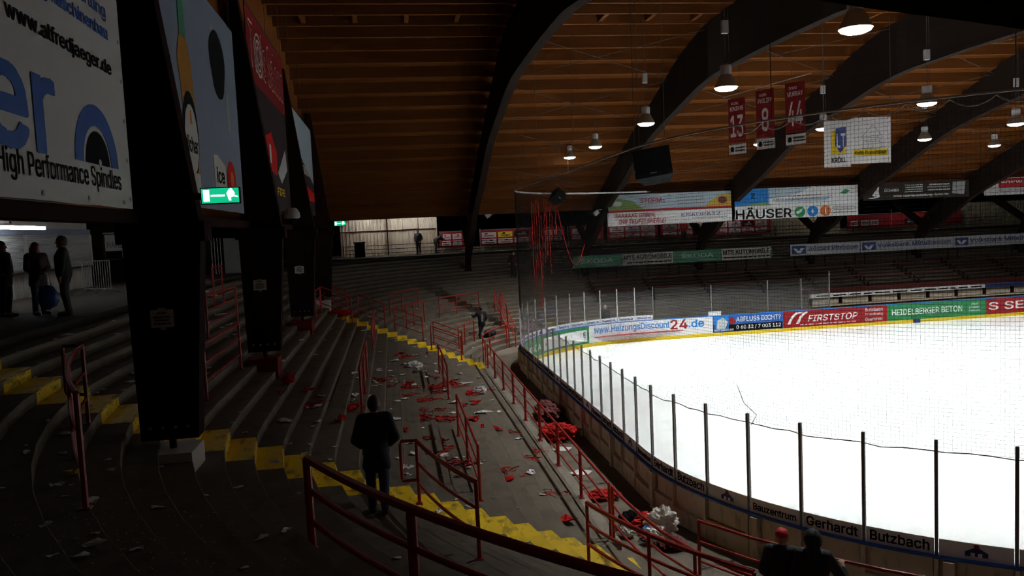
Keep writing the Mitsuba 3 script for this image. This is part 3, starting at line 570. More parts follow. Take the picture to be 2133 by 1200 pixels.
# ================================================================= lamps
def hall_lamp(x, y, z, w):
    k = thing('hall_lamp', f'bell-shaped hall lamp hanging under the roof, {w}', 'lamp', None)
    s = lathe([(.325, 0), (.32, .03), (.27, .14), (.2, .28), (.15, .36), (.14, .37)], 28); s.apply_translation([x, y, z]); obj('shade', s, 'm_bell', k, smooth=50)
    h = lathe([(.001, .36), (.15, .36), (.16, .4), (.16, .6), (.12, .64), (.001, .64)], 20); h.apply_translation([x, y, z]); obj('housing', h, 'm_lightgrey', k, smooth=40)
    d = lathe([(.315, .01), (.29, -.045), (.2, -.085), (.1, -.1), (.001, -.105)], 28); d.apply_translation([x, y, z]); d.invert() if d.face_normals[0][2] > 0 else None
    key = obj('lens', d, 'm_white', k); scene[key]['emitter'] = {'type': 'area', 'radiance': rgb((LAMP_DISC * .95, LAMP_DISC, LAMP_DISC * .98)), 'sampling_weight': .25}
    zt = z_out(y) + .1
    obj('cord', MB().tube([(x, y, z + .64), (x, y, zt)], .008, 6), 'm_cord', k); obj('cord', MB().tube([(x + .12, y, z + .6), (x + .05, y, zt)], .006, 6), 'm_cord', k)
    if zt - z > 2.2: obj('ballast_box', MB().lohi((x - .09, y - .06, z + 1.5), (x + .09, y + .06, z + 1.85)), 'm_lightgrey', k)
    scene[k + '_light'] = {'type': 'spot', 'to_world': T4().look_at(origin=[x, y, z - .13], target=[x, y, 0], up=[0, 1, 0]), 'intensity': rgb((LAMP_SPOT * .97, LAMP_SPOT, LAMP_SPOT * .98)), 'cutoff_angle': 58.0, 'beam_width': 26.0}
    scene[k + '_uplight'] = {'type': 'spot', 'to_world': T4().look_at(origin=[x, y, z + .72], target=[x, y, z + 5], up=[0, 1, 0]), 'intensity': rgb((LAMP_UP, LAMP_UP * .97, LAMP_UP * .9)), 'cutoff_angle': 86.0, 'beam_width': 80.0, 'sampling_weight': .35}
for x, y, z, w in [(9.57, 21.5, 10.48, 'large one left of the number banners'), (9.72, 29.05, 10.5, 'third lens from the left, above the big loudspeaker'), (10.0, 37.6, 10.55, 'second from the left'), (9.8, 42.3, 10.49, 'leftmost of all'), (9.37, 14.87, 10.45, 'largest and nearest, at the top edge'),
                   (18.9, 32.5, 10.52, 'left of the white house-ad banner'), (18.55, 37.8, 10.45, 'below the number 8 banner'), (18.87, 44.7, 10.49, 'small one right of the second arch foot'), (26.7, 36.55, 10.32, 'right of the white house-ad banner'), (25.6, 29.4, 10.14, 'at the right edge'), (33.9, 40.5, 10.23, 'smallest one near the right edge'),
                   (18.8, 25.6, 10.5, 'upper right behind the cable'), (18.8, 17, 10.5, 'beyond the right edge, second row'), (26.5, 21.5, 10.4, 'beyond the right edge, third row near'), (26.5, 14, 10.4, 'beyond the right edge, third row nearest'), (34, 30, 10.3, 'beyond the right edge, fourth row far'), (34, 19, 10.3, 'beyond the right edge, fourth row near'), (43, 36, 10.3, 'beyond the right edge, fifth row far'), (43, 23, 10.3, 'beyond the right edge, fifth row near'), (53, 38, 10.3, 'beyond the right edge, sixth row far'), (53, 18, 10.3, 'beyond the right edge, sixth row near'), (9.4, 7.0, 10.4, 'out of the picture above the near boards')]:
    hall_lamp(x, y, z, w)
# fluorescent battens under the concourse soffits
def batten(P0, P1, label, rad, drop=0.0):
    k = thing('fluorescent_lamp', label, 'lamp'); P0, P1 = np.array(P0, float), np.array(P1, float); D = (P1 - P0) / np.linalg.norm(P1 - P0); S = np.array([-D[1], D[0], 0])
    R = np.column_stack([D, S, [0, 0, 1]]); L = np.linalg.norm(P1 - P0)
    obj('tray', MB().box((P0 + P1) / 2 + [0, 0, .09], (L, .16, .05), R), 'm_lightgrey', k)
    key = obj('tube', MB().tube([P0, P1], .045, 10), 'm_white', k); scene[key]['emitter'] = {'type': 'area', 'radiance': rgb((rad * .97, rad, rad * 1.0)), 'sampling_weight': .5}
    obj('hanger', MB().box((P0 + P1) / 2 + [0, 0, .16], (.05, .05, .12), R), 'm_grey', k)
batten((-10.7, 22.4, 7.46), (-10.7, 26.8, 7.46), 'bright fluorescent tube above the shop wall at the left edge', BATTEN * 2.6)
batten((-9.6, 30.8, 7.85), (-8.2, 30.8, 7.85), 'short added fluorescent tube unseen behind the tie beam, brightening the phone advert', BATTEN * 6.0)  # added tube, kept out of sight, only to brighten the phone advert
for j in range(3): batten((-2.6 + 2.4 * j, 56.9, 8.02), (-1.0 + 2.4 * j, 56.9, 8.02), 'fluorescent tube hidden by the eave in front of the pale wall, ' + ['left', 'middle', 'right'][j], BATTEN * 9.0)
for j in range(5): batten((8 + 8.2 * j, 56.9, 8.02), (9.5 + 8.2 * j, 56.9, 8.02), 'fluorescent tube under the far soffit, ' + ['above the first red boards', 'right of the second arch', 'right of the third arch', 'right of the fourth arch', 'right of the fifth arch'][j], BATTEN * 10.0)

# loudspeakers
def loudspeaker(c, size, yaw, pitch, label, roll=0.0):
    k = thing('loudspeaker', label, 'loudspeaker'); w, d, h = size
    cy, sy, cp, sp, cr, sr = math.cos(yaw), math.sin(yaw), math.cos(pitch), math.sin(pitch), math.cos(roll), math.sin(roll)
    R = np.array([[cy, -sy, 0], [sy, cy, 0], [0, 0, 1]]) @ np.array([[1, 0, 0], [0, cp, -sp], [0, sp, cp]]) @ np.array([[cr, 0, sr], [0, 1, 0], [-sr, 0, cr]])
    poly = Polygon([(-w / 2, -d / 2), (w / 2, -d / 2), (w * .36, d / 2), (-w * .36, d / 2)]); m = trimesh.creation.extrude_polygon(poly, h, engine='earcut'); v = np.array(m.vertices); v[:, 2] -= h / 2
    obj('cabinet', trimesh.Trimesh(v @ R.T + c, m.faces, process=False), 'm_black', k); obj('grille', MB().box(np.array(c) + R @ [0, -d / 2 - .012, 0], (w * .92, .02, h * .92), R), 'm_black', k)
    obj('badge', MB().box(np.array(c) + R @ [0, -d / 2 - .026, -h * .38], (w * .18, .006, .03), R), 'm_grey', k)
    top = z_out(c[1]) + .1
    for s in (-1, 1): a = np.array(c) + R @ [s * w * .35, 0, h / 2]; obj('chain', MB().tube([a, (a[0], a[1], top)], .012, 5), 'm_cord', k)
loudspeaker((8.66, 25.2, 8.62), (1.2, .95, .95), -.45, -.22, 'large black loudspeaker hanging beside the net cable', -.13)
loudspeaker((8.73, 41.0, 8.35), (.62, .6, .62), .6, -.3, 'small tilted black loudspeaker in the far corner', .75)
k = thing('flood_lamp', 'small grey floodlight on the arch left of the corner net', 'floodlight'); obj('head', MB().box((6.1, 49.6, 7.7), (.36, .25, .3), np.array([[.8, 0, -.6], [0, 1, 0], [.6, 0, .8]])), 'm_lightgrey', k); obj('bracket', MB().tube([(5.7, 49.6, 8.2), (5.9, 49.6, 8.0), (6.05, 49.6, 7.8)], .03, 6), 'm_lightgrey', k)
k = thing('flood_lamp', 'small white floodlight at the second arch beside the slogan banner', 'floodlight'); obj('head', MB().box((12.35, 46.8, 7.5), (.3, .25, .26), np.array([[.8, 0, -.6], [0, 1, 0], [.6, 0, .8]])), 'm_white', k); obj('bracket', MB().tube([(12.7, 46.8, 7.7), (12.5, 46.8, 7.68), (12.4, 46.8, 7.6)], .025, 6), 'm_white', k)

# ================================================================= hanging number banners and the house-ad banner
def sheet(k, fr, w, h, mat, part='sheet', th=.012): return obj(part, (lambda m: trimesh.Trimesh(fr.put(np.array(m.vertices) + [0, 0, -th]), m.faces, process=False))(trimesh.creation.extrude_polygon(rect(0, 0, w, h), th, engine='earcut')), mat, k)
nb_O, nb_R = np.array([12.55, 28.3, 0]), np.array([1.75, -3.1, 0]) / np.linalg.norm([1.75, -3.1])
def on_nb(px_s): return nb_O + nb_R * px_s
for s, wd, zt, h, num, nm, up, w in [(.12, .74, 11.18, 1.6, '13', 'KNIHS', 'ESSI', 'left'), (1.32, .74, 11.3, 1.66, '8', 'PHILIPP', 'RAINER', 'middle'), (2.5, .76, 11.36, 1.7, '44', 'MURRAY', 'DOUG', 'right')]:
    k = thing('number_banner', f'red retired-number banner with white {num}, {w} of three', 'banner'); fr = Frame(on_nb(s) + [0, 0, zt - h], nb_R, (0, 0, 1))
    sheet(k, fr, wd, h, 'm_bannerred'); text(k, num, 'm_white', fr, wd * (.3 if len(num) == 1 else .12), h * .12, wd * (.7 if len(num) == 1 else .88), h * .62); text(k, nm, 'm_white', fr, wd * .12, h * .72, wd * .9, h * .82); text(k, up, 'm_white', fr, wd * .2, h * .86, wd * .6, h * .92)
    f2 = Frame(fr.O + [0, 0, -.42], nb_R, (0, 0, 1)); sheet(k, f2, wd, .36, 'm_white', 'sponsor_strip'); bars(k, 'm_black', f2, wd * .35, .08, wd * .95, .28, 2, int(num)); shape(k, ell(wd * .2, .18, .08, .1, 12), 'm_black', f2)
    for e in (.05, wd - .05): obj('cord', MB().tube([fr.O + nb_R * e + [0, 0, -.06], fr.O + nb_R * e + [0, 0, .01]], .006, 5), 'm_cord', k); obj('cord', MB().tube([fr.O + nb_R * e + [0, 0, h], fr.O + nb_R * e + [0, 0, h + .13]], .006, 5), 'm_cord', k)
k = thing('banner_pole', 'thin pole carrying the three red number banners', 'pole'); P0, P1 = on_nb(-.1) + [0, 0, 11.3], on_nb(3.5) + [0, 0, 11.55]; obj('rod', MB().tube([P0, P1], .018, 6), 'm_steel', k)
for u in (.2, .8): a = P0 + (P1 - P0) * u; obj('cord', MB().tube([a, (a[0], a[1], z_out(a[1]) + .1)], .008, 5), 'm_cord', k)
k = thing('house_ad_banner', 'white folded banner with blue and yellow emblem and outline house', 'banner')
A, Bm, Cc = np.array([17.0, 29.2, 0]), np.array([18.0, 29.0, 0]), np.array([19.72, 29.0, 0])
f1, f2 = Frame(A + [0, 0, 8.62], Bm - A, (0, 0, 1)), Frame(Bm + [0, 0, 8.72], Cc - Bm, (0, 0, 1)); w1, w2 = np.linalg.norm(Bm - A), np.linalg.norm(Cc - Bm)
sheet(k, f1, w1, 1.82, 'm_white', 'left_sheet'); sheet(k, f2, w2, 1.8, 'm_white', 'right_sheet')
shape(k, rect(.28, .5, .85, 1.42), 'm_adyellow', f1); shape(k, Polygon([(.45, 1.5), (.85, 1.55), (.85, .85), (.62, .55), (.42, .85)]), 'm_navy', f1, lift=.005, part='emblem'); text(k, 'LT', 'm_white', f1, .48, .75, .82, 1.3, lift=.009); text(k, 'KRÖLL', 'm_black', f1, .28, .18, .85, .42)
roof = [((.45, 1.0), (.95, 1.5)), ((.95, 1.5), (1.4, 1.0)), ((.5, 1.0), (1.35, 1.0)), ((.55, 1.0), (.55, .58)), ((1.3, 1.0), (1.3, .58)), ((.55, .58), (1.3, .58)), ((.75, .58), (.75, .85)), ((.95, .58), (.95, .85)), ((.7, 1.1), (.7, 1.0)), ((1.15, 1.1), (1.15, 1.0)), ((.6, .85), (1.25, .85))]
from shapely.geometry import LineString
shape(k, unary_union([LineString(l).buffer(.012) for l in roof]), 'm_grey', f2, part='house_drawing'); shape(k, rect(.1, .3, 1.6, .56), 'm_adyellow', f2); text(k, 'Kröll Immobilien', 'm_black', f2, .18, .35, 1.52, .5, lift=.006)
for P in (A + [0, 0, 10.44], Cc + [0, 0, 10.52]): obj('cord', MB().tube([P, (P[0], P[1], z_out(P[1]) + .1)], .008, 5), 'm_cord', k)

# ================================================================= far side: wall, boards and banners
def corrugated(x0, x1, y, z0, z1, pitch=.25, dep=.045):
    V, F = [], []; xs = []
    x = x0
    while x < x1 - 1e-6:
        for a, d in ((0, 0), (.12, 0), (.155, dep), (.215, dep)):
            if x + a <= x1: xs.append((x + a, d))
        x += pitch
    xs.append((x1, 0)); n = len(xs)
    for z in (z0, z1):
        for a, d in xs: V.append([a, y - d, z])
    return MB().add(V, [[i, i + 1, n + i + 1, n + i] for i in range(n - 1)])
wf = struct('wall_far', MB().lohi((-20, 58.62, 4.6), (66, 58.7, 5.4)), 'm_dark', 'cream corrugated metal wall behind the far concourse')
for j in range(7): obj('cladding_sheet', corrugated(-3.6 + 1.0 * j, -2.6 + 1.0 * j, 58.6, 5.0, 7.98), 'm_cladding', wf)
for j in range(47): obj('cladding_sheet', corrugated(3.4 + 1.0 * j, 4.4 + 1.0 * j, 58.6, 5.0, 5.6 if not 26 <= j <= 31 else 6.7), 'm_cladding', wf)
for j in range(8): obj('cladding_sheet', corrugated(45.9 + 1.0 * j - 10 * 0, 46.9 + 1.0 * j, 58.55, 5.0, 7.2), 'm_cladding', wf)
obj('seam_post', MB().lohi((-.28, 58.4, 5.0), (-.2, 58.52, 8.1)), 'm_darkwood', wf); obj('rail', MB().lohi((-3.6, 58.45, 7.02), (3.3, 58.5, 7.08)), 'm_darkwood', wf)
f = Frame((1.1, 58.54, 7.2), (1, 0, 0), (0, 0, 1)); k = thing('wall_sign', 'small red marks and notices on the pale far wall', 'sign'); sheet(k, Frame((.9, 58.53, 7.1), (1, 0, 0), (0, 0, 1)), 1.1, .6, 'm_cladding'); shape(k, Polygon([(0, .25), (.1, .25), (.14, .45), (.05, .42)]), 'm_adred', f); shape(k, Polygon([(.25, .25), (.45, .25), (.42, .4), (.3, .45)]), 'm_adred', f); bars(k, 'm_maroon', f, -.05, .02, .6, .16, 1, 4)
# railing in front of the far wall
for j, x in enumerate(np.arange(-3.4, 47, 3.3)):
    k = thing('concourse_railing', f'thin brown railing section before the far concourse wall, {ORD[j]} from the left', 'railing', 'railing sections along the far concourse wall')
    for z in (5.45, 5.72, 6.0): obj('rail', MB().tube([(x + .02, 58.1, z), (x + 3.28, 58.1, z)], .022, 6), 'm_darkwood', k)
    obj('post', MB().tube([(x, 58.1, 5.2), (x, 58.1, 6.9 if j % 2 else 6.05)], .03, 6), 'm_steel' if j % 2 else 'm_darkwood', k)
# red sponsor boards with small plates
logo = ['m_white', 'm_white', 'm_white', 'm_offwhite', 'm_white', 'm_adyellow', 'm_black', 'm_white']
def sponsor_board(x0, x1, z0, z1, cols, label, seed):
    k = thing('sponsor_board', label, 'sponsor board'); fr = Frame((x0, 58.3, z0), (1, 0, 0), (0, 0, 1)); w, h = x1 - x0, z1 - z0; sheet(k, fr, w, h, 'm_adred', 'backing', .05); r = random.Random(seed)
    obj('frame', MB().lohi((x0, 58.27, z1), (x1, 58.36, z1 + .05)), 'm_grey', k); [obj('post', MB().lohi((x_ - .03, 58.36, 5.24), (x_ + .03, 58.42, z1)), 'm_steel', k) for x_ in (x0 + .15, x1 - .15)]
    if cols == 0: return k, fr
    cw_ = (w - .3) / cols
    for c in range(cols):
        for rr in range(2):
            a, b = .18 + c * cw_, .1 + rr * (h - .15) / 2; pw, ph = cw_ - .14, (h - .15) / 2 - .1; m = r.choice(logo); g = Frame(fr.put([[a, b, 0]])[0], (1, 0, 0), (0, 0, 1)); key = sheet(k, g, pw, ph, m, 'plate', -.02)
            g2 = Frame(fr.put([[a, b, .021]])[0], (1, 0, 0), (0, 0, 1)); ink = 'm_white' if m == 'm_black' else r.choice(['m_black', 'm_navy', 'm_maroon', 'm_adred', 'm_black'])
            bars(k, ink, g2, pw * .15, ph * .15, pw * .85, ph * .55, r.choice([1, 2]), r.randint(0, 999)); shape(k, ell(pw * r.uniform(.3, .7), ph * .72, pw * .12, ph * .14, 10), ink, g2, part='emblem')
    return k, fr
sponsor_board(3.5, 5.4, 5.6, 6.75, 2, 'red sponsor board left of the first arch', 1); sponsor_board(6.45, 10.4, 5.6, 6.75, 3, 'red sponsor board with six white plates between first arch and net', 2)
sponsor_board(11.2, 12.9, 5.6, 6.72, 2, 'red sponsor board behind the streamers', 3); sponsor_board(13.3, 15.9, 5.6, 6.72, 2, 'red sponsor board left of the second arch foot', 8); sponsor_board(16.2, 20.2, 5.58, 6.7, 3, 'red sponsor board below the left end of the slogan banner', 4); sponsor_board(20.4, 24.4, 5.57, 6.7, 3, 'red sponsor board below the middle of the slogan banner', 5); sponsor_board(24.6, 29.3, 5.56, 6.7, 4, 'red sponsor board below the HÄUSER banner', 6)
k, fr = sponsor_board(35.8, 45.8, 5.55, 6.62, 0, 'plain red sponsor board behind the forked arch foot', 7)
for a, w, m in ((.3, .6, 'm_white'), (1.2, .7, 'm_offwhite'), (2.0, .7, 'm_offwhite'), (5.0, 1.6, 'm_black')):
    g = Frame(fr.put([[a, .2, 0]])[0], (1, 0, 0), (0, 0, 1)); sheet(k, g, w, .42, m, 'plate', -.02); bars(k, 'm_white' if m == 'm_black' else 'm_black', Frame(g.O + [0, -.021, 0], (1, 0, 0), (0, 0, 1)), w * .1, .08, w * .9, .34, 2, int(a * 10))
# big banners hung between the arches
YB = 46.0
def big_banner(base, label, x0, x1, z0, z1, mat): k = thing(base, label, 'banner'); fr = Frame((x0, YB, z0), (1, 0, 0), (0, 0, 1)); sheet(k, fr, x1 - x0, z1 - z0, mat, th=.03); return k, fr
k, fr = big_banner('valley_banner', 'wide grey banner with green valley, red bottom line and sunflower, hung above the slogan banner', 12.9, 20.62, 7.46, 8.5, 'm_skyprint'); w = 7.72
shape(k, Polygon([(.05, .12), (.05, .75), (.6, .82), (1.5, .62), (2.2, .12)]), 'm_leaf', fr, part='hill_print'); shape(k, ell(.55, .5, .28, .16), 'm_lightgrey', fr, lift=.005); shape(k, Polygon([(6.1, .12), (7.7, .12), (7.7, .9), (7.0, .8), (6.3, .4)]), 'm_sun', fr, part='flower_print'); shape(k, ell(7.15, .5, .28, .22), 'm_maroon', fr, lift=.005); shape(k, rect(0, 0, w, .13), 'm_adred', fr, lift=.006)
text(k, 'STORM', 'm_adred', fr, 1.95, .5, 3.3, .78, lift=.007); text(k, 'I', 'm_navy', fr, 3.4, .45, 3.5, .68, lift=.007); bars(k, 'm_grey', fr, 4.2, .3, 6.0, .85, 3, 31); bars(k, 'm_grey', fr, 1.95, .38, 3.2, .47, 1, 32); bars(k, 'm_white', fr, .2, .02, 7.4, .12, 1, 33)
k, fr = big_banner('slogan_banner', 'white banner with red comic slogan GAAAAAS GEBEN and navy name', 12.82, 20.65, 6.64, 7.45, 'm_white')
text(k, 'GAAAAAS GEBEN,', 'm_adred', fr, .4, .44, 2.95, .72, shear=.2); text(k, 'IHR TEUFELSKERLE!', 'm_adred', fr, .65, .1, 3.6, .38, shear=.2); text(k, 'KRAUPATZ', 'm_navy', fr, 4.6, .42, 7.1, .6, bold=False); bars(k, 'm_grey', fr, 5.2, .26, 7.5, .36, 1, 41)
k, fr = big_banner('energy_banner', 'large white banner reading HÄUSER with three round icons', 20.85, 29.0, 6.66, 8.55, 'm_white')
shape(k, rect(0, .85, 2.2, 1.88), 'm_lightblue', fr, part='sky_print'); shape(k, Polygon([(2.2, 1.2), (2.2, 1.88), (5.0, 1.88), (4.2, 1.5)]), 'm_skyprint', fr); shape(k, Polygon([(.2, .85), (2.4, .85), (1.9, 1.05)]), 'm_leaf', fr, lift=.005); shape(k, Polygon([(2.4, 1.1), (6.4, 1.3), (6.0, 1.0), (3, .98)]), 'm_skyprint', fr); text(k, 'Z', 'm_black', fr, 1.05, 1.3, 1.3, 1.6, lift=.006)
text(k, 'HÄUSER', 'm_black', fr, .05, .05, 3.7, .76)
for cx, m in ((4.25, 'm_green'), (5.1, 'm_lightblue'), (5.95, 'm_orange')): shape(k, ell(cx, .36, .36, .33), m, fr, part='icon')
shape(k, Polygon([(4.1, .2), (4.3, .32), (4.5, .55), (4.25, .5), (4.0, .36)]), 'm_white', fr, lift=.005, part='icon_mark'); shape(k, Polygon([(5.1, .56), (5.2, .36), (5.1, .2), (5.0, .36)]), 'm_white', fr, lift=.005, part='icon_mark'); shape(k, unary_union([rect(5.91, .25, 5.99, .56), ell(5.95, .22, .08, .07, 12)]), 'm_white', fr, lift=.005, part='icon_mark')
bars(k, 'm_grey', fr, 6.4, .15, 8.0, .65, 3, 51); bars(k, 'm_grey', fr, 2.3, 1.1, 5.6, 1.45, 2, 52); shape(k, Polygon([(6.9, 1.4), (7.3, 1.65), (7.6, 1.55), (7.35, 1.35)]), 'm_green', fr, part='leaf_print')
k, fr = big_banner('interior_design_banner', 'dark grey banner with white web address and pale photo at its right end', 29.35, 36.7, 7.52, 8.58, 'm_dark')
text(k, 'www.raumausstattung-boes.de', 'm_white', fr, 2.05, .1, 5.9, .3); text(k, 'ÜCHNER', 'm_white', fr, 1.45, .5, 2.45, .72); bars(k, 'm_lightgrey', fr, 2.8, .4, 4.1, .95, 4, 61); bars(k, 'm_lightgrey', fr, 4.4, .45, 6.0, .95, 3, 62); shape(k, Polygon([(6.15, .25), (7.0, .15), (7.1, 1.0), (6.2, .98)]), 'm_grey', fr, part='photo_print')
shape(k, Polygon([(.3, .15), (.95, .2), (.6, .3), (.95, .7), (1.1, .9), (1.05, .55), (1.15, .2), (.6, .08)]), 'm_white', fr, part='emblem')
k, fr = big_banner('flooring_banner', 'grey-green banner with red box at the right edge', 37.8, 45.4, 7.52, 8.62, 'm_lightgrey'); shape(k, rect(1.0, .45, 5.0, 1.05), 'm_adred', fr); text(k, 'www.25.de', 'm_white', fr, 1.15, .72, 4.7, .95, lift=.006); bars(k, 'm_grey', fr, .9, .1, 5, .4, 2, 71)
k = thing('hanging_rail', 'thin steel rail from which the far banners hang between the arches', 'rail'); obj('rail', MB().tube([(12.8, 46.06, 8.66), (45.5, 46.06, 8.7)], .025, 6), 'm_darkwood', k)
# boards on the front railing of the upper far steps
YU = 51.6
def front_board(base, label, x0, x1, mat, z0=3.96, z1=4.74): k = thing(base, label, 'board'); fr = Frame((x0, YU, z0), (1, 0, 0), (0, 0, 1)); sheet(k, fr, x1 - x0, z1 - z0, mat, th=.03); [obj('leg', MB().lohi((x0 + a, YU + .03, ground(x0 + a, YU + .1) - .05), (x0 + a + .06, YU + .09, z1)), 'm_darkwood', k) for a in np.linspace(.3, x1 - x0 - .4, 3)]; return k, fr
for j, (x0, w) in enumerate([(11.9, 'left'), (18.95, 'right')]):
    k, fr = front_board('car_brand_board', f'green car brand board on the upper far steps, {w} of two', x0, x0 + 3.36, 'm_darkgreen'); text(k, 'ŠKODA', 'm_offwhite', fr, .5, .28, 2.8, .64); bars(k, 'm_grey', fr, 1.6, .06, 2.9, .18, 1, 80 + j)
    k, fr = front_board('dealer_board', f'white car dealer board with green right end on the upper far steps, {w} of two', x0 + 3.4, x0 + 7.05, 'm_offwhite'); text(k, 'MTS AUTOMOBILE', 'm_black', fr, .1, .36, 3.48, .68); bars(k, 'm_black', fr, .1, .08, 3.5, .26, 1, 84 + j); shape(k, rect(3.56, 0, 3.64, .78), 'm_darkgreen', fr)
for j, (x0, x1, w) in enumerate([(27.4, 32.65, 'left of three'), (32.7, 39.9, 'middle and longest of three'), (39.95, 49.5, 'at the right edge')]):
    k, fr = front_board('bank_board', f'pale grey bank board with blue square emblem, {w}', x0, x1, 'm_lightgrey', 4.0, 4.78); ln = [4.1, 6.0, 6.2][j]
    shape(k, rect(.1, .12, 1.15, .68), 'm_navy', fr, part='emblem'); shape(k, Polygon([(.2, .5), (.45, .5), (.6, .3), (.75, .5), (1.05, .5), (.75, .18), (.5, .18)]), 'm_white', fr, lift=.005, part='emblem_mark'); text(k, 'Volksbank Mittelhessen', 'm_navy', fr, 1.3, .28, 1.3 + ln - .3, .62)
# a dark red bench line behind the far glass
for j in range(7):
    i = 7 + j; y = YF + R0 + (i + .55) * TREAD; z = Z0 + RISE * i
    k = thing('plank_bench', 'long dark plank bench along the upper far steps, ' + ['lowest', 'second', 'third', 'fourth', 'fifth', 'sixth', 'topmost'][j] + ' of seven rows', 'bench'); obj('plank', MB().lohi((12.4, y - .12, z + .36), (62, y + .16, z + .41)), 'm_maroon' if j % 3 == 2 else 'm_darkbrown', k)
    for x in np.arange(12.8, 62, 3.7): obj('support', MB().lohi((x, y - .05, z - .02), (x + .08, y + .1, z + .36)), 'm_dark', k)
# bin on the far concourse
k = thing('waste_bin', 'black waste bin beside the fourth dark column', 'bin'); obj('body', MB().lohi((-2.55, 56.3, 5.25), (-1.85, 57, 6.25)), 'm_black', k); obj('lid', MB().lohi((-2.6, 56.25, 6.25), (-1.8, 57.05, 6.32)), 'm_black', k)
# ================================================================= red railings
def railing(label, pts, zb, base='railing', group=None, hgt=1.1, rails=(1.0, .66, .33), r=.026, posts=None, loop=None, rp=.03, drop=None):
    """a railing through plan points; zb: height of the foot at each point; posts: indices that carry a post"""
    k = thing(base, label, 'railing', group); P = np.array([[p[0], p[1], z] for p, z in zip(pts, zb)])
    for q in rails: obj('rail', MB().tube(P + [0, 0, hgt * q], r * (1.15 if q == 1.0 else .8), 8), 'm_red_paint', k)
    for i in (posts if posts is not None else range(len(P))):
        g = ground(P[i][0], P[i][1]) if drop is None else P[i][2] - drop
        obj('post', MB().tube([[P[i][0], P[i][1], min(g, P[i][2]) - .01], P[i] + [0, 0, hgt]], rp, 8), 'm_red_paint', k)
        obj('foot_plate', MB().box((P[i][0], P[i][1], min(g, P[i][2]) + .006), (.11, .11, .012)), 'm_red_paint', k)
    if loop is not None:
        A = P[loop[0]]; d = np.array([loop[1], loop[2], 0.0])
        obj('end_loop', MB().tube([A + [0, 0, hgt], A + d * .93 + [0, 0, hgt], A + d + [0, 0, hgt - .06], A + d + [0, 0, .42 * hgt], A + d * .93 + [0, 0, .38 * hgt], A + [0, 0, .38 * hgt]], r * .95, 8), 'm_red_paint', k)
    return k
def row_rail(label, i, s, ya, yb, n=3, seg=8, **kw):
    yy = np.linspace(ya, yb, (n - 1) * seg + 1); pts = [row_at(s, y) for y in yy]; z = Z0 + RISE * i
    return railing(label, pts, [z] * len(pts), posts=[j * seg for j in range(n)], **kw)
for j in range(8):                                     # along the gangway
    y0 = 15.1 + 2.58 * j
    railing('red tube railing section along the lowest step, ' + ['nearest', 'second', 'third', 'fourth', 'fifth', 'sixth', 'seventh', 'furthest'][j] + ' from the camera', [(4.05 - .012 * (j == 0), y) for y in (y0, y0 + 1.25, y0 + 2.45)], [.5] * 3, base='gangway_railing', posts=(0, 2), drop=0.0)
obj('curb', MB().add([[x, y, z] for y in (14.9, 36.2) for x, z in ((3.955, .3), (4.2, .3), (4.2, .49), (3.955, .49))], [[0, 1, 5, 4], [1, 2, 6, 5], [2, 3, 7, 6], [3, 0, 4, 7], [0, 3, 2, 1], [4, 5, 6, 7]]), 'm_nosing', terr)
cur = [(4.06, 14.95), (4.06, 14.3), (4.12, 13.4), (4.22, 12.5), (4.45, 11.6), (4.75, 10.85), (5.15, 10.1), (5.7, 9.35), (6.4, 8.7)]
railing('red tube railing curving to the right at the bottom of the near stairs', cur, [.5] * 9, base='gangway_railing', posts=(0, 4, 8), drop=.15)
hr = [rink_pt(t, 1.68)[0] for t in np.linspace(-4.0, -12, 10)]
railing('red tube railing behind the two hooded heads, close to the boards', hr, [.36] * 10, base='gangway_railing', posts=(0, 5, 9), drop=.05)
railing('red tube railing curving right around the far corner', [row_at(-.1, y) for y in (36.4, 37.3, 38.3, 39.3, 40.3, 41.3)] + [np.array(row_at(-.1, 42.2))], [.5] * 7, base='gangway_railing', posts=(0, 2, 4, 6), drop=.15)
row_rail('red barrier on the steps with end loop beside the walking person', 9, 3.93, 13.25, 10.75, n=2, seg=10, base='crowd_barrier', loop=(0, -.27, .02), r=.03)
row_rail('red barrier in the middle of the lower steps, near one', 5, 2.49, 20.4, 15.3, base='crowd_barrier'); row_rail('red barrier in the middle of the lower steps, far one by the second stairs', 5, 2.42, 29.8, 25.0, base='crowd_barrier')
row_rail('dark red barrier beyond the head of the walking person', 11, 4.86, 23.6, 19.0, base='crowd_barrier'); row_rail('dark red barrier left of the second stairs', 11, 4.83, 32.8, 29.4, base='crowd_barrier')
row_rail('tall red barrier with end loop at the left, seen end-on', 20, 8.73, 11.9, 8.0, n=3, seg=8, base='crowd_barrier', hgt=1.12, loop=(0, -.3, .1)); row_rail('thick dark red barrier across the bottom of the picture', 14, 6.44, 9.25, 5.2, n=3, seg=9, base='crowd_barrier', r=.04, rp=.05)
row_rail('red barrier on the upper steps between the first and second column', 17, 7.67, 19.6, 16.0, base='crowd_barrier', n=2); row_rail('dark red barrier at the bottom right, near side of the stairs', 2, 1.14, 13.15, 9.9, base='crowd_barrier', r=.034)
def hand_rail(label, xa, xb, y, **kw):
    xs = np.linspace(xa, xb, 3); pts = [(x, y) for x in xs]; za, zb_ = ground(xa, y), ground(xb, y)
    return railing(label, pts, np.linspace(za, zb_, 3), posts=(0, 2), base='stair_railing', drop=0.0, **kw)
hand_rail('red handrail on the second stairs, lowest section', 3.1, 1.75, 37.7); hand_rail('red handrail on the second stairs, middle section', 1.25, -.05, 37.7); hand_rail('red handrail on the second stairs, upper section', -.5, -1.7, 37.7)
hand_rail('dim red handrail at the top of the second stairs', -2.2, -3.4, 37.6); hand_rail('red handrail near side of the second stairs, below', 2.9, 1.55, 36.0); hand_rail('dim red handrail behind the third column', -1.9, -3.2, 35.6)
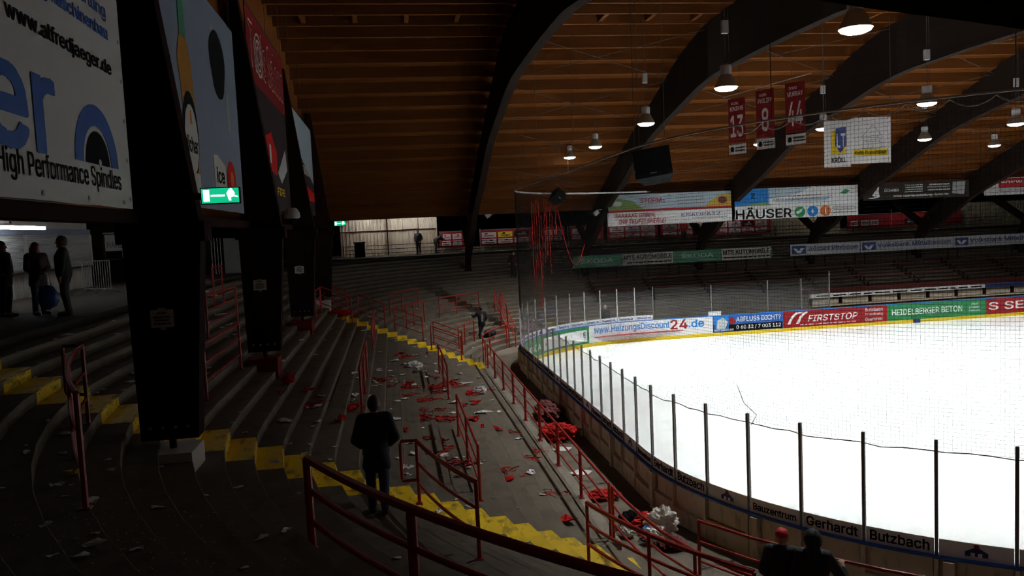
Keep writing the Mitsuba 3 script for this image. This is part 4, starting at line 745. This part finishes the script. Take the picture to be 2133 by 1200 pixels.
for d_, w in ((0, 'left'), (.35, 'right')):
    P0, P1 = np.array([5.97 + d_, 47.4]), np.array([6.07 + d_, 42.5]); pts = [P0 + (P1 - P0) * u for u in (0, .5, 1)]
    railing(f'red handrail on the third stairs in the far corner, {w} of the pair', pts, np.linspace(ground(*P0), ground(*P1), 3), base='stair_railing', drop=0.0)
row_rail('dim red barrier high in the far corner, above the man with crossed legs', 8, 3.75, 44.0, 46.6, base='crowd_barrier'); row_rail('red barrier in the far corner left of the man with crossed legs', 2, 1.2, 39.5, 41.9, base='crowd_barrier')
row_rail('dim red barrier far up the end steps', 11, 4.9, 41.2, 44.4, base='crowd_barrier'); row_rail('dim red barrier on the end steps beyond the second stairs', 8, 3.7, 39.6, 42.4, base='crowd_barrier')
row_rail('red frame-like barrier at the edge of the concourse between first and second column', 22, 9.72, 28.2, 26.8, n=2, seg=3, base='crowd_barrier', hgt=1.3); row_rail('dim red barrier left of the third column', 20, 8.8, 25.5, 21.5, n=2, base='crowd_barrier')
row_rail('dim red barrier beside the small exit sign column', 16, 7.1, 34.8, 32.6, n=2, base='crowd_barrier')

# ================================================================= kiosk and things on the end concourse
ks = struct('wall_kiosk', MB().lohi((-11.95, 19, 5.2), (-11.8, 33.4, 7.75)), 'm_offwhite', 'pale kiosk wall with shutters on the end concourse')
def corr_y(y0, y1, x, z0, z1):
    m = corrugated(y0, y1, 0, z0, z1, .2, .03).get(); v = np.array(m.vertices); return trimesh.Trimesh(np.column_stack([x - v[:, 1] - 0, v[:, 0], v[:, 2]]), m.faces[:, ::-1], process=False)
for j in range(7): obj('cladding_sheet', corr_y(19.4 + 2 * j, 21.4 + 2 * j, -11.78, 5.27, 6.05), 'm_offwhite', ks)
obj('ledge', MB().lohi((-11.8, 19, 6.05), (-11.62, 33.4, 6.11)), 'm_dark', ks)
for j in range(5):
    y0 = 19.6 + 2.8 * j; sh = MB()
    for q in range(16): sh.box((-11.77, y0 + 1.3, 6.2 + .068 * q), (.05, 2.5, .058), np.array([[.94, 0, .34], [0, 1, 0], [-.34, 0, .94]]))
    tag(obj('shutter', sh, 'm_lightgrey', ks), kind='stuff'); obj('jamb', MB().lohi((-11.8, y0 + 2.58, 6.1), (-11.7, y0 + 2.74, 7.3)), 'm_offwhite', ks)
obj('fascia', MB().lohi((-11.8, 19, 7.3), (-11.68, 33.4, 7.5)), 'm_bannergrey', ks)
struct('wall_back', MB().lohi((-16, 43.0, 5.2), (-9.2, 43.2, 8.0)), 'm_dark', 'dark cross wall at the end of the kiosk'); struct('trim_kiosk', MB().lohi((-11.6, 34.5, 7.32), (-8.2, 34.56, 7.37)), 'm_lightgrey', 'thin pale rail above the phone advert')
k = thing('phone_advert', 'white phone advert sheets with black lettering beside the kiosk', 'sign'); fr = Frame((-11.5, 34.4, 6.62), (1, 0, 0), (0, 0, 1)); sheet(k, fr, 1.2, .66, 'm_white', 'upper_sheet'); text(k, 'HANDYDOC', 'm_grey', fr, .08, .12, 1.35, .38)
fr = Frame((-10.85, 34.35, 6.3), (1, 0, 0), (0, 0, 1)); sheet(k, fr, .95, .52, 'm_white', 'lower_sheet'); text(k, 'handy', 'm_black', fr, .12, .1, .85, .38); obj('stand', MB().lohi((-11.6, 34.42, 5.25), (-11.52, 34.5, 7.3)), 'm_dark', k); obj('stand', MB().lohi((-9.9, 34.42, 5.25), (-9.82, 34.5, 7.0)), 'm_dark', k); obj('crossbar', MB().lohi((-11.6, 34.42, 6.25), (-9.82, 34.48, 6.31)), 'm_dark', k)
k = thing('crowd_fence', 'grey steel crowd fence with upright bars beside the kiosk', 'fence'); A, B2 = np.array([-10.35, 28.6, 5.3]), np.array([-9.15, 27.6, 5.3])
for z in (.12, 1.05): obj('rail', MB().tube([A + [0, 0, z], B2 + [0, 0, z]], .02, 6), 'm_steel', k)
for u in np.linspace(0, 1, 13): p = A + (B2 - A) * u; obj('bar', MB().tube([p + [0, 0, .12], p + [0, 0, 1.05]], .011 if 0 < u < 1 else .02, 5), 'm_steel', k)
for u in (.15, .85): p = A + (B2 - A) * u; obj('foot', MB().tube([p + [-.3, -.35, -.02], p + [0, 0, .12], p + [.3, .35, -.02]], .018, 5), 'm_steel', k)
k = thing('barred_door', 'grey door with four white upright bars beyond the first column', 'door')
obj('panel', MB().lohi((-8.0, 39.9, 5.25), (-7.2, 39.95, 6.95)), 'm_grey', k)
for q in range(4): obj('bar', MB().tube([(-8.55 + .14 * q, 39.85, 5.25), (-8.55 + .14 * q, 39.85, 6.98)], .02, 6), 'm_white', k)
k = thing('litter_bin', 'dark litter cart with pale cups on top beside the crowd fence', 'bin'); obj('body', MB().lohi((-9.0, 30.2, 5.26), (-8.5, 30.7, 6.1)), 'm_maroon', k)
for q in range(4): c = lathe([(.001, 0), (.035, 0), (.045, .12), (.04, .12), (.001, .01)], 10); c.apply_translation([-8.9 + .1 * q, 30.35 + .07 * (q % 2), 6.1]); obj('cup', c, 'm_paper', k)

# ================================================================= people
def sph(p, r): return m3.Manifold.sphere(r, 20).translate(list(map(float, p)))
def cap(a, ra, b, rb): return m3.Manifold.batch_hull([sph(a, ra), sph(b, rb)])
def union(L): return m3.Manifold.batch_boolean(L, m3.OpType.Add)
def skin(M, H, place_, edge=.03, it=8):
    M = M.refine_to_length(edge); g = M.to_mesh(); t = trimesh.Trimesh(g.vert_properties[:, :3], g.tri_verts, process=True); trimesh.smoothing.filter_taubin(t, iterations=it)
    v = np.array(t.vertices) * H / 1.75; return trimesh.Trimesh(place_(v), t.faces, process=False)
J0 = dict(head=(0, .01, 1.63), neck=(0, -.01, 1.48), sh=(.18, -.01, 1.42), el=(.25, -.03, 1.13), wr=(.25, .06, .88), hip=(.09, 0, .92), kn=(.1, .02, .5), an=(.1, -.03, .09), toe=(.12, .15, .045), chest=(0, .0, 1.28), pel=(0, 0, .96))
def person(label, pos, heading, H=1.75, L={}, R={}, mid={}, coat='m_coat', legs='m_trousers', hair='m_hair', hat=None, hood=False, long_hair=False, coat_len=.78, stripe=None, finger_curl=.5, grip=None, edge=.03, group=None, hat_mat='m_capred'):
    k = thing('person', label, 'person', group); c, s = math.cos(heading), math.sin(heading); Rm = np.array([[c, -s, 0], [s, c, 0], [0, 0, 1]])
    pl = lambda v: v @ Rm.T + np.array(pos)
    J = {**J0, **mid}; hd, nk, ch, pe = (np.array(J[q], float) for q in ('head', 'neck', 'chest', 'pel'))
    side = {}
    for sg, ov in ((-1, L), (1, R)):
        q = {n: np.array(J0[n], float) * [sg, 1, 1] for n in ('sh', 'el', 'wr', 'hip', 'kn', 'an', 'toe')}
        for n, v in ov.items(): q[n] = np.array(v, float)
        if 'shift' in mid: q['sh'] = q['sh'] + np.array(mid['shift'])
        side[sg] = q
    body = [m3.Manifold.sphere(.1, 24).scale([.8, 1.0, 1.22]).translate(list(hd)), cap(hd + [0, .01, -.06], .062, hd + [0, .06, -.1], .035), cap(hd + [0, .095, .0], .012, hd + [0, .115, -.025], .014), cap(hd + [0, .0, -.06], .056, nk, .058), cap(nk, .06, ch, .1)]
    for sg in (-1, 1): body.append(cap(hd + [sg * .078, -.01, .02], .018, hd + [sg * .082, -.015, -.025], .014))
    body.append(m3.Manifold.batch_hull([sph(side[-1]['sh'], .065), sph(side[1]['sh'], .065), sph(ch, .115), sph(pe, .13)]))
    hands = []
    for sg in (-1, 1):
        q = side[sg]; body += [cap(q['sh'], .06, q['el'], .045), cap(q['el'], .044, q['wr'], .03), cap(pe + [sg * .04, 0, 0], .12, q['hip'], .095), cap(q['hip'], .088, q['kn'], .06), cap(q['kn'], .056, q['an'], .04), cap(q['an'], .042, q['toe'], .035)]
        f = q['wr'] - q['el']; f /= np.linalg.norm(f)
        if grip == sg: f = np.array([0, .9, .12]) / np.linalg.norm([0, .9, .12])
        lat = np.cross(f, [0, 0, 1.0]); lat /= np.linalg.norm(lat) + 1e-9; nrm = np.cross(lat, f)
        pal = q['wr'] + f * .09; hands_ = [m3.Manifold.batch_hull([sph(q['wr'] + f * .01, .026), sph(pal + lat * .03, .016), sph(pal - lat * .03, .016)])]
        for n_, (o, ln) in enumerate(((-.032, .06), (-.011, .075), (.011, .07), (.032, .055))):
            b0 = pal + lat * o; b1 = b0 + (f * (1 - .25 * finger_curl) - nrm * finger_curl * .6) * ln * .55; b2 = b1 + (f * (1 - finger_curl) - nrm * finger_curl * 1.1) * ln * .5; hands_ += [cap(b0, .0105, b1, .0095), cap(b1, .0095, b2, .0085)]
        t0 = q['wr'] + f * .035 - lat * sg * .02; t1 = t0 + (-lat * sg * .8 + f * .6) * .045; hands_ += [cap(t0, .014, t1, .011), cap(t1, .011, t1 + f * .03 - nrm * .008, .009)]; body += hands_
    obj('body', skin(union(body), H, pl, edge * .5, 5), 'm_skin', k, smooth=True)
    # clothing
    cz = [m3.Manifold.batch_hull([sph(side[-1]['sh'], .092), sph(side[1]['sh'], .092), sph(ch + [0, .02, 0], .155), sph(pe, .17)]), cap(nk + [0, 0, -.03], .085, ch, .12)]
    hem = [sph(pe + [sg * .1, .0, coat_len - .96], .115) for sg in (-1, 1)]; cz.append(m3.Manifold.batch_hull(hem + [sph(pe, .17)]))
    for sg in (-1, 1): q = side[sg]; cz += [cap(q['sh'], .09, q['el'], .072), cap(q['el'], .07, q['wr'] + (q['el'] - q['wr']) * (.3 if grip == sg else .1), .052)]
    if hood: cz.append(union([m3.Manifold.sphere(.135, 24).scale([.95, 1.08, 1.2]).translate(list(hd + [0, -.02, .02])), cap(hd + [0, -.06, -.1], .1, nk + [0, -.03, -.03], .1)]))
    obj('jacket', skin(union(cz), H, pl, edge, 6), coat, k, smooth=True)
    tz = []
    for sg in (-1, 1): q = side[sg]; tz += [cap(pe + [sg * .05, 0, -.02], .135, q['hip'], .112), cap(q['hip'], .105, q['kn'], .078), cap(q['kn'], .076, q['an'] + [0, 0, .03], .062)]
    obj('trousers', skin(union(tz), H, pl, edge, 5), legs, k, smooth=True)
    for sg in (-1, 1): q = side[sg]; obj('shoe', skin(union([cap(q['an'] + [0, -.02, -.03], .05, q['toe'], .042), cap(q['an'], .05, q['an'] + [0, -.02, -.04], .05)]), H, pl, edge, 3), 'm_shoe', k, smooth=True)
    if hat == 'cap':
        m = m3.Manifold.sphere(.112, 24).scale([.88, 1.02, .85]).translate(list(hd + [0, -.005, .06])).trim_by_plane([0, 0, 1], float(hd[2] + .03)); obj('cap', skin(union([m, m3.Manifold.batch_hull([sph(hd + [-.06, .09, .04], .01), sph(hd + [.06, .09, .04], .01), sph(hd + [0, .18, .03], .012)])]), H, pl, .02, 2), hat_mat, k, smooth=40)
    elif not hood:
        m = m3.Manifold.sphere(.11, 24).scale([.85, 1.02, 1.18]).translate(list(hd + [0, -.018, .015])) - m3.Manifold.cube([.3, .3, .3]).translate(list(hd + [-.15, .035, -.27])) 
        m = m.trim_by_plane([0, -.5, .86], float(np.dot([0, -.5, .86], hd + [0, 0, -.06])))
        L_ = [m]
        if long_hair: L_ += [cap(hd + [sg * .055, -.05, -.03], .062, hd + [sg * .07, -.045, -.26], .04) for sg in (-1, 1)] + [cap(hd + [0, -.06, 0], .075, hd + [0, -.08, -.28], .06)]
        obj('hair', skin(union(L_), H, pl, .025, 3), hair, k, smooth=True)
    if stripe:
        for o in (-.03, .02): obj('stripe', MB().tube(pl(np.array([pe + [o, -.178, -.02], (pe + ch) / 2 + [o, -.17, 0], ch + [o, -.16, .06]]) * H / 1.75), .012, 6), stripe, k)
    return k
up = dict(el=(.27, -.08, 1.12), wr=(.2, .12, .95))
def mir(d): return {n: (-v[0], v[1], v[2]) for n, v in d.items()}
person('person in black coat and dark jeans seen from behind on the near stairs', (-.4, 11.95, 2.59), .06, 1.79, L=mir(dict(el=(.29, -.06, 1.13), wr=(.2, .14, .98), an=(.09, .02, .09), kn=(.1, .06, .5))), R=dict(el=(.29, -.06, 1.13), wr=(.2, .14, .98), an=(.08, -.12, .09), kn=(.09, -.04, .5), toe=(.1, .06, .045)), legs='m_jeans', coat_len=.72, edge=.022)
person('woman with long reddish hair and dark jacket holding her hands together by the kiosk', (-8.31, 20.2, 5.25), -2.25, 1.72, L=mir(dict(el=(.25, .02, 1.14), wr=(.06, .2, 1.05))), R=dict(el=(.25, .02, 1.14), wr=(.05, .22, 1.04)), coat='m_jacket', legs='m_jeans', hair='m_redhair', long_hair=True)
person('man with dark hair and dark jacket carrying a blue bag, facing the woman', (-7.55, 19.75, 5.25), 1.85, 1.84, L=mir(dict(el=(.26, .0, 1.14), wr=(.28, .05, .88))), coat='m_coat', legs='m_trousers')
person('person with hands on hips at the left edge of the picture', (-9.0, 20.1, 5.25), -1.7, 1.78, L=mir(dict(el=(.42, -.1, 1.16), wr=(.2, .06, 1.02))), R=dict(el=(.42, -.1, 1.16), wr=(.2, .06, 1.02)), coat='m_coat')
person('dark silhouetted person standing in front of the pale far wall', (1.9, 56.75, 5.25), 2.7, 1.75, edge=.05, L=mir(up), R=up)
person('dark person bending over the rail beside the pale far wall', (3.15, 57.1, 5.25), -1.4, 1.7, mid=dict(head=(0, .5, 1.3), neck=(0, .4, 1.22), chest=(0, .28, 1.14), shift=(0, .38, -.2)), L=mir(dict(el=(.24, .5, 1.0), wr=(.2, .6, 1.05))), R=dict(el=(.24, .5, 1.0), wr=(.2, .6, 1.05)), edge=.05)
person('person in dark red jacket on the steps left of the corner net', (7.93, 51.75, ground(7.93, 51.75)), 2.9, 1.75, L=mir(up), R=dict(el=(.36, -.05, 1.16), wr=(.3, .1, 1.0)), coat='m_jacket', edge=.05)
person('man with white-striped dark top leaning with crossed legs in the far corner', (4.62, 42.65, ground(4.62, 42.65)), .15, 1.76, L=mir(dict(el=(.42, .03, 1.22), wr=(.5, .12, 1.34))), R=dict(el=(.27, 0, 1.12), wr=(.2, .1, .95), kn=(.0, .12, .5), an=(-.16, .08, .12), toe=(-.26, .16, .05)), coat='m_coat', stripe='m_offwhite', edge=.04)
person('grey-haired person in dark jacket behind the far corner glass', (12.25, 45.2, .31), 2.9, 1.72, hair='m_lightgrey', coat='m_coat', edge=.05)
person('person in red jacket on the far concourse left of the third arch foot', (21.6, 56.6, 5.25), 2.9, 1.72, coat='m_redjacket', edge=.05, L=mir(up))
person('person in red cap looking down at the bottom right', (5.6, 10.98, .31), -.5, 1.76, hat='cap', mid=dict(head=(0, .06, 1.6)), coat='m_coat', L=mir(up), R=up, edge=.022)
person('person in black hood gripping the red railing with one pale hand', (5.93, 10.66, .31), -.55, 1.8, hood=True, R=dict(el=(.43, .33, .9), wr=(.38, .5, 1.125)), L=mir(up), grip=1, finger_curl=.9, edge=.022)
def lump(c, r, sq, seed, amp=.35, sub=3, freq=3.0):
    m = trimesh.creation.icosphere(subdivisions=sub); v = np.array(m.vertices); n_ = meshkit.fbm(v * freq + seed * 7.1, 3, seed) - .5; v = v * (1 + amp * 2 * n_[:, None]) * np.array(sq) * r; v[:, 2] -= v[:, 2].min(); return trimesh.Trimesh(v + np.array(c), m.faces, process=False)
k = thing('carrier_bag', 'blue plastic bag carried by the man at the kiosk', 'bag'); m = lump((-7.84, 19.5, 5.42), .24, (.95, .55, 1.15), 5, .16); obj('bag', m, 'm_bluebag', k, smooth=True); obj('handle', MB().tube([(-7.92, 19.5, 5.92), (-7.82, 19.58, 6.2), (-7.76, 19.55, 5.92)], .012, 5), 'm_bluebag', k)
k = thing('sports_bag', 'dark bag on the step beside the man with crossed legs', 'bag'); m = lump((5.1, 43.0, ground(5.1, 43.0)), .3, (1.2, .7, .75), 9, .15); obj('bag', m, 'm_coat', k, smooth=True); obj('strap', MB().tube([(4.85, 43.0, 1.45), (5.1, 42.95, 1.62), (5.35, 43.0, 1.45)], .014, 5), 'm_dark', k)

# ================================================================= litter on the steps
def scrap(seed, flat=.35):
    r = np.random.default_rng(seed); n_ = 9; a = np.linspace(0, 2 * np.pi, n_, endpoint=False) + r.uniform(-.2, .2, n_); rad = r.uniform(.45, 1, n_); rad[::3] *= 1.1
    ring_ = np.column_stack([rad * np.cos(a), .62 * rad * np.sin(a), r.uniform(0, flat, n_)]); mid = ring_ * .5; mid[:, 2] = r.uniform(.0, flat * .9, n_); V = np.vstack([ring_, mid, [[0, 0, r.uniform(0, flat)]]]); F = []
    for i in range(n_): j = (i + 1) % n_; F += [[i, j, n_ + j], [i, n_ + j, n_ + i], [n_ + i, n_ + j, 2 * n_]]
    V[:, 2] -= V[:, 2].min(); return trimesh.Trimesh(V, F, process=False)
scr = [mikit.ply(scrap(s), m) for s, m in zip(range(8), ['m_paper', 'm_paper', 'm_paper', 'm_offwhite', 'm_white', 'm_paper', 'm_offwhite', 'm_rope'])]
rsc = [mikit.ply(scrap(20 + s, .5), 'm_redpaper') for s in range(5)]
def ribbon(seed):
    r = random.Random(seed); V = []; x, y, a = 0, 0, r.uniform(0, 6)
    for i in range(14): a += r.uniform(-.9, .9); x += .16 * math.cos(a); y += .16 * math.sin(a); n_ = (-math.sin(a), math.cos(a)); z = r.uniform(.0, .06); w_ = r.uniform(.02, .05); V += [[x + w_ * n_[0], y + w_ * n_[1], z], [x - w_ * n_[0], y - w_ * n_[1], z + r.uniform(0, .05)]]
    V = np.array(V); V[:, :2] -= V[:, :2].mean(0); return MB().add(V, [[2 * i, 2 * i + 1, 2 * i + 3, 2 * i + 2] for i in range(13)]).get()
def tangle(seed, n_):
    r = random.Random(seed); mb = MB()
    for q in range(n_):
        m = ribbon(seed * 13 + q); v = np.array(m.vertices) * [1, 1, 1.3] * r.uniform(.5, 1.1); v[:, 1] *= r.uniform(.4, 1); v += [r.uniform(-.3, .3), r.uniform(-.25, .25), 0]; mb.add(v, m.faces)
    return mb.get()
rib = [mikit.ply(tangle(50 + s, 3 + s), 'm_redpaper') for s in range(6)]
def where(y, x):
    if y < 15: return 'near the first stairs'
    if x < -2.6: return 'behind the columns'
    return 'between the two stairs' if y < 36 else 'in the far corner'
WHITE = [(-9.82,22.16),(-6.93,16.29),(-6.93,16.55),(-6.93,16.78),(-6.49,16.32),(-6.49,16.94),(-6.49,19.51),(-6.06,18.42),(-6.93,18.14),(-6.48,14.71),(-6.03,14.45),(-6.04,14.77),(-5.99,14.11),(-6.93,20.08),(-5.06,16.2),(-6.49,28.97),(-6.35,29.42),(-5.9,27.96),(-5.85,28.75),(-5.43,25.94),(-4.93,24.46),(-5.0,23.88),(-4.59,23.51),(-4.72,23.04),(-4.31,18.67),(-4.14,17.97),(-3.81,20.46),(-3.65,20.45),(-3.67,21.36),(-3.45,22.74),(-2.98,28.66),(-3.01,25.83),(-3.01,21.62),(-2.5,24.99),(-2.5,28.34),(-3.32,20.36),(-3.45,23.22),(-3.78,22.57),(-5.12,14.32),(-5.13,14.63),(-4.74,14.93),(-4.72,14.43),(-4.68,13.96),(-4.41,10.0),(-4.24,9.62),(-4.08,10.22),(-3.69,10.49),(-3.5,10.01),(-3.72,9.7),(-3.49,8.83),(-3.89,8.25),(-3.0,7.01),(-3.4,8.44),(-3.27,8.79),(-2.69,8.99),(-3.47,11.87),(-3.33,11.32),(-2.29,11.33),(-2.53,10.49),(-1.42,9.46),(-1.57,8.79),(-2.6,6.96),(-2.69,7.24),(-2.66,6.28),(-2.62,6.69),(-2.82,7.15),(-3.01,15.5),(-2.99,14.64),(-2.91,13.72),(-2.8,14.6),(-2.11,15.0),(-2.31,16.12),(-1.73,14.24),(-1.69,14.85),(-1.79,16.25),(-1.3,14.37),(-1.29,15.27),(-1.71,16.67),(-1.86,19.31),(-1.34,17.38),(-2.11,13.19),(-1.59,12.03),(-1.53,7.52),(-2.37,7.27),(-0.1,21.7),(-0.17,19.55),(-1.24,20.33),(-1.04,18.98),(0.53,19.95),(0.23,17.0),(0.01,15.42),(0.12,16.02),(-0.08,16.06),(1.16,17.7),(1.4,18.32),(0.96,17.02),(1.15,16.35),(0.92,14.38),(0.55,13.32),(2.18,15.21),(3.0,16.9),(3.03,18.55),(3.35,22.37),(3.24,27.78),(3.23,25.85),(0.89,17.34),(0.12,17.94),(1.93,20.24),(1.48,23.02),(1.16,14.51),(-0.35,15.58),(1.55,26.48),(1.73,15.37),(-1.27,23.41),(-1.26,23.6),(-1.17,21.08),(-1.16,33.37),(-0.63,26.0),(-0.61,25.7),(-0.7,23.14),(-0.55,23.22),(-0.65,23.61),(-0.18,25.61),(-0.16,25.05),(-0.08,24.56),(-0.24,24.71),(0.13,26.78),(-0.26,26.66),(-0.17,28.63),(-0.05,28.78),(0.17,25.63),(0.45,24.78),(0.72,29.25),(0.62,29.78),(0.99,28.82),(0.88,27.06),(1.39,30.14),(2.59,33.52),(2.4,31.41),(3.29,32.23),(3.26,31.03),(1.57,25.4),(1.43,22.47),(0.02,15.57),(0.03,14.99),(0.13,15.53),(0.75,15.93),(1.5,32.0),(0.67,32.05),(0.74,34.51),(-0.02,34.09),(-0.12,34.95),(0.4,24.39),(0.2,25.08),(0.61,25.39),(-0.32,28.15),(1.23,44.07),(2.48,44.76),(1.01,41.6),(0.81,39.82),(1.94,42.11),(1.39,38.08),(3.84,40.66),(3.25,25.96),(-0.07,34.17),(-0.05,34.89),(-0.02,28.65),(-1.34,33.68),(-1.13,33.27),(-0.64,29.75)]
RED = [(0.1,31.56),(-0.05,29.9),(0.28,30.67),(0.29,28.49),(0.62,29.63),(0.34,25.03),(0.23,24.66),(0.36,24.4),(-0.27,24.07),(0.2,23.14),(1.14,28.12),(1.34,27.8),(1.11,25.96),(1.19,25.2),(1.1,24.37),(1.29,25.57),(0.99,26.01),(1.73,27.83),(2.06,27.76),(2.45,27.33),(2.42,25.72),(2.0,24.71),(1.04,22.64),(0.66,21.78),(0.56,20.92),(0.1,19.05),(0.98,19.15),(0.89,17.71),(0.58,18.91),(0.58,23.29),(2.15,22.87),(2.3,22.68),(-0.56,23.98),(-0.49,24.05),(-1.13,19.67),(-1.15,19.26),(1.26,33.72),(1.22,17.18),(1.14,21.45),(0.54,21.29),(2.11,22.79),(2.76,22.85),(3.23,23.16),(3.69,21.58),(3.25,20.33),(2.36,17.52),(3.25,15.61),(2.79,18.38),(3.29,17.45),(0.95,18.48),(-1.29,17.37),(2.42,27.5),(3.31,29.81),(1.86,28.22),(2.32,18.28),(-2.58,18.03),(-2.14,19.17),(-2.11,18.08)]
def drop_(key, src, x, y, size, dz=.004): z = ground(x, y) + dz; scene[key] = {**src, 'to_world': T4().translate([x, y, z]).rotate([0, 0, 1], rng.uniform(0, 360)).scale(size)}
for x, y in WHITE + [(rng.uniform(-6, 3), rng.uniform(7, 44)) for _ in range(45)]:
    if row_off(x, y) < .02 or row_off(x, y) > 10.8: continue
    f_ = row_off(x, y) / TREAD; f_ -= int(f_)
    k = thing('paper_scrap', f'small crumpled white paper scrap on the {ORD[min(int(row_off(x, y) / TREAD), 25)]} step up, {where(y, x)}', 'paper scrap', f'white scraps on the {ORD[min(int(row_off(x, y) / TREAD), 25)]} step up, {where(y, x)}'); drop_(k, rng.choice(scr), x, y, rng.choice([.06, .08, .1, .12, .16]) * (.8 if y < 16 else 1.3))
for i, (x, y) in enumerate(RED):
    k = thing('red_paper', f'red paper streamer scrap on the {ORD[max(0, min(int(row_off(x, y) / TREAD), 25))]} step up, {where(y, x)}', 'paper scrap', f'red scraps on the {ORD[max(0, min(int(row_off(x, y) / TREAD), 25))]} step up, {where(y, x)}'); drop_(k, rng.choice(rsc) if i % 5 < 2 else rng.choice(rib), x, y, rng.uniform(.18, .34) if i % 5 < 2 else rng.uniform(.4, .75), .006)
conf = MB()
for _ in range(260):
    x, y = rng.gauss(-2.3, .7), rng.gauss(7.6, .9)
    if row_off(x, y) > 10.5: continue
    z = ground(x, y) + .004; a = rng.uniform(0, 3); d_ = rng.uniform(.008, .018); conf.add([[x, y, z], [x + d_ * math.cos(a), y + d_ * math.sin(a), z + .004], [x + d_ * math.cos(a + 1.3), y + d_ * math.sin(a + 1.3), z + .002]], [[0, 1, 2]])
k = obj('confetti', conf, 'm_paper'); tag(k, 'fine white confetti sprinkled over the dark steps at the bottom left', 'confetti', kind='stuff')
for x, y, sz, m, lab in [(2.37, 29.3, (.55, .22), 'm_paper', 'long torn white sheet on the lower steps by the gangway'), (2.53, 24.4, (.5, .25), 'm_paper', 'large white sheet on the lower steps nearer the camera'), (1.73, 24.5, (.32, .26), 'm_paper', 'square white sheet by the red barrier'), (4.78, 26.0, (.4, .3), 'm_paper', 'white sheet on the gangway behind the railing, furthest'), (4.6, 24.6, (.42, .3), 'm_paper', 'white sheet on the gangway behind the railing, second furthest'), (4.5, 22.2, (.4, .28), 'm_paper', 'white sheet on the gangway behind the railing, third'), (4.5, 19.9, (.42, .3), 'm_paper', 'white sheet on the gangway behind the railing, nearest'), (-3.6, 9.23, (.14, .1), 'm_sun', 'yellowish food box on the dark step at lower left'), (-3.62, 8.8, (.12, .1), 'm_offwhite', 'round pale paper plate at lower left')]:
    k = thing('paper_sheet', lab, 'paper'); m_ = scrap(int(abs(x * 100)) + 3, .28); v = np.array(m_.vertices) * [sz[0] * .9, sz[1] * 1.4, .25]; s = MB(); z = ground(x, y) + .005; obj('sheet', trimesh.Trimesh(v + [x, y, z], m_.faces, process=False), m, k)
for x, y, r_, sq, m, sd, lab in [(.59, 28.3, .24, (1.1, .9, .7), 'm_paper', 3, 'crumpled translucent white bag on the lower steps'), (2.9, 28.2, .2, (1, .9, .7), 'm_white', 4, 'crumpled white paper ball on the lower steps by the gangway'), (4.62, 17.9, .3, (1.3, .9, .3), 'm_redpaper', 6, 'flat red cloth on the gangway behind the railing'), (4.72, 23.3, .42, (1.2, 1.0, .5), 'm_redpaper', 7, 'heap of red paper on the gangway by the boards'), (-2.5, 36.4, .42, (1.3, .6, .35), 'm_redpaper', 8, 'red cloth at the top of the second stairs'), (-2.6, 19.2, .14, (1, 1, .8), 'm_redpaper', 12, 'small red paper ball on the middle steps'), (5.2, 15.3, .3, (1, .8, .95), 'm_paper', 21, 'tall crumpled white bag of the rubbish heap'), (4.95, 15.05, .2, (1.1, .9, .75), 'm_white', 22, 'lower white bag in front of the rubbish heap'), (4.72, 15.95, .23, (1.1, .9, .7), 'm_black', 23, 'black bag of the rubbish heap'), (5.02, 15.85, .24, (1.4, 1.0, .6), 'm_redpaper', 24, 'red paper tangle on top of the rubbish heap'), (4.5, 15.5, .15, (1, 1, .7), 'm_offwhite', 25, 'small pale bag left in the rubbish heap'), (5.2, 14.7, .2, (1.2, 1, .5), 'm_maroon', 26, 'dark red heap right of the rubbish bags'), (5.05, 26.5, .5, (.8, 2.2, .35), 'm_maroon', 28, 'dark red heap of paper deep in the gangway')]:
    k = thing('litter_heap', lab, 'litter'); z = ground(x, y) - .01; obj('heap', lump((x, y, z), r_, sq, sd, .6, 4, 3.4), m, k)
for j, (x, y) in enumerate([(4.85, 15.5), (4.75, 15.2)]):
    k = thing('drink_can', 'drinks can lying in the rubbish heap, ' + ['yellow', 'blue'][j], 'can'); obj('can', MB().tube([(x, y, .56), (x + .1, y + .06, .6)], .035, 12), ['m_adyellow', 'm_lightblue'][j], k)
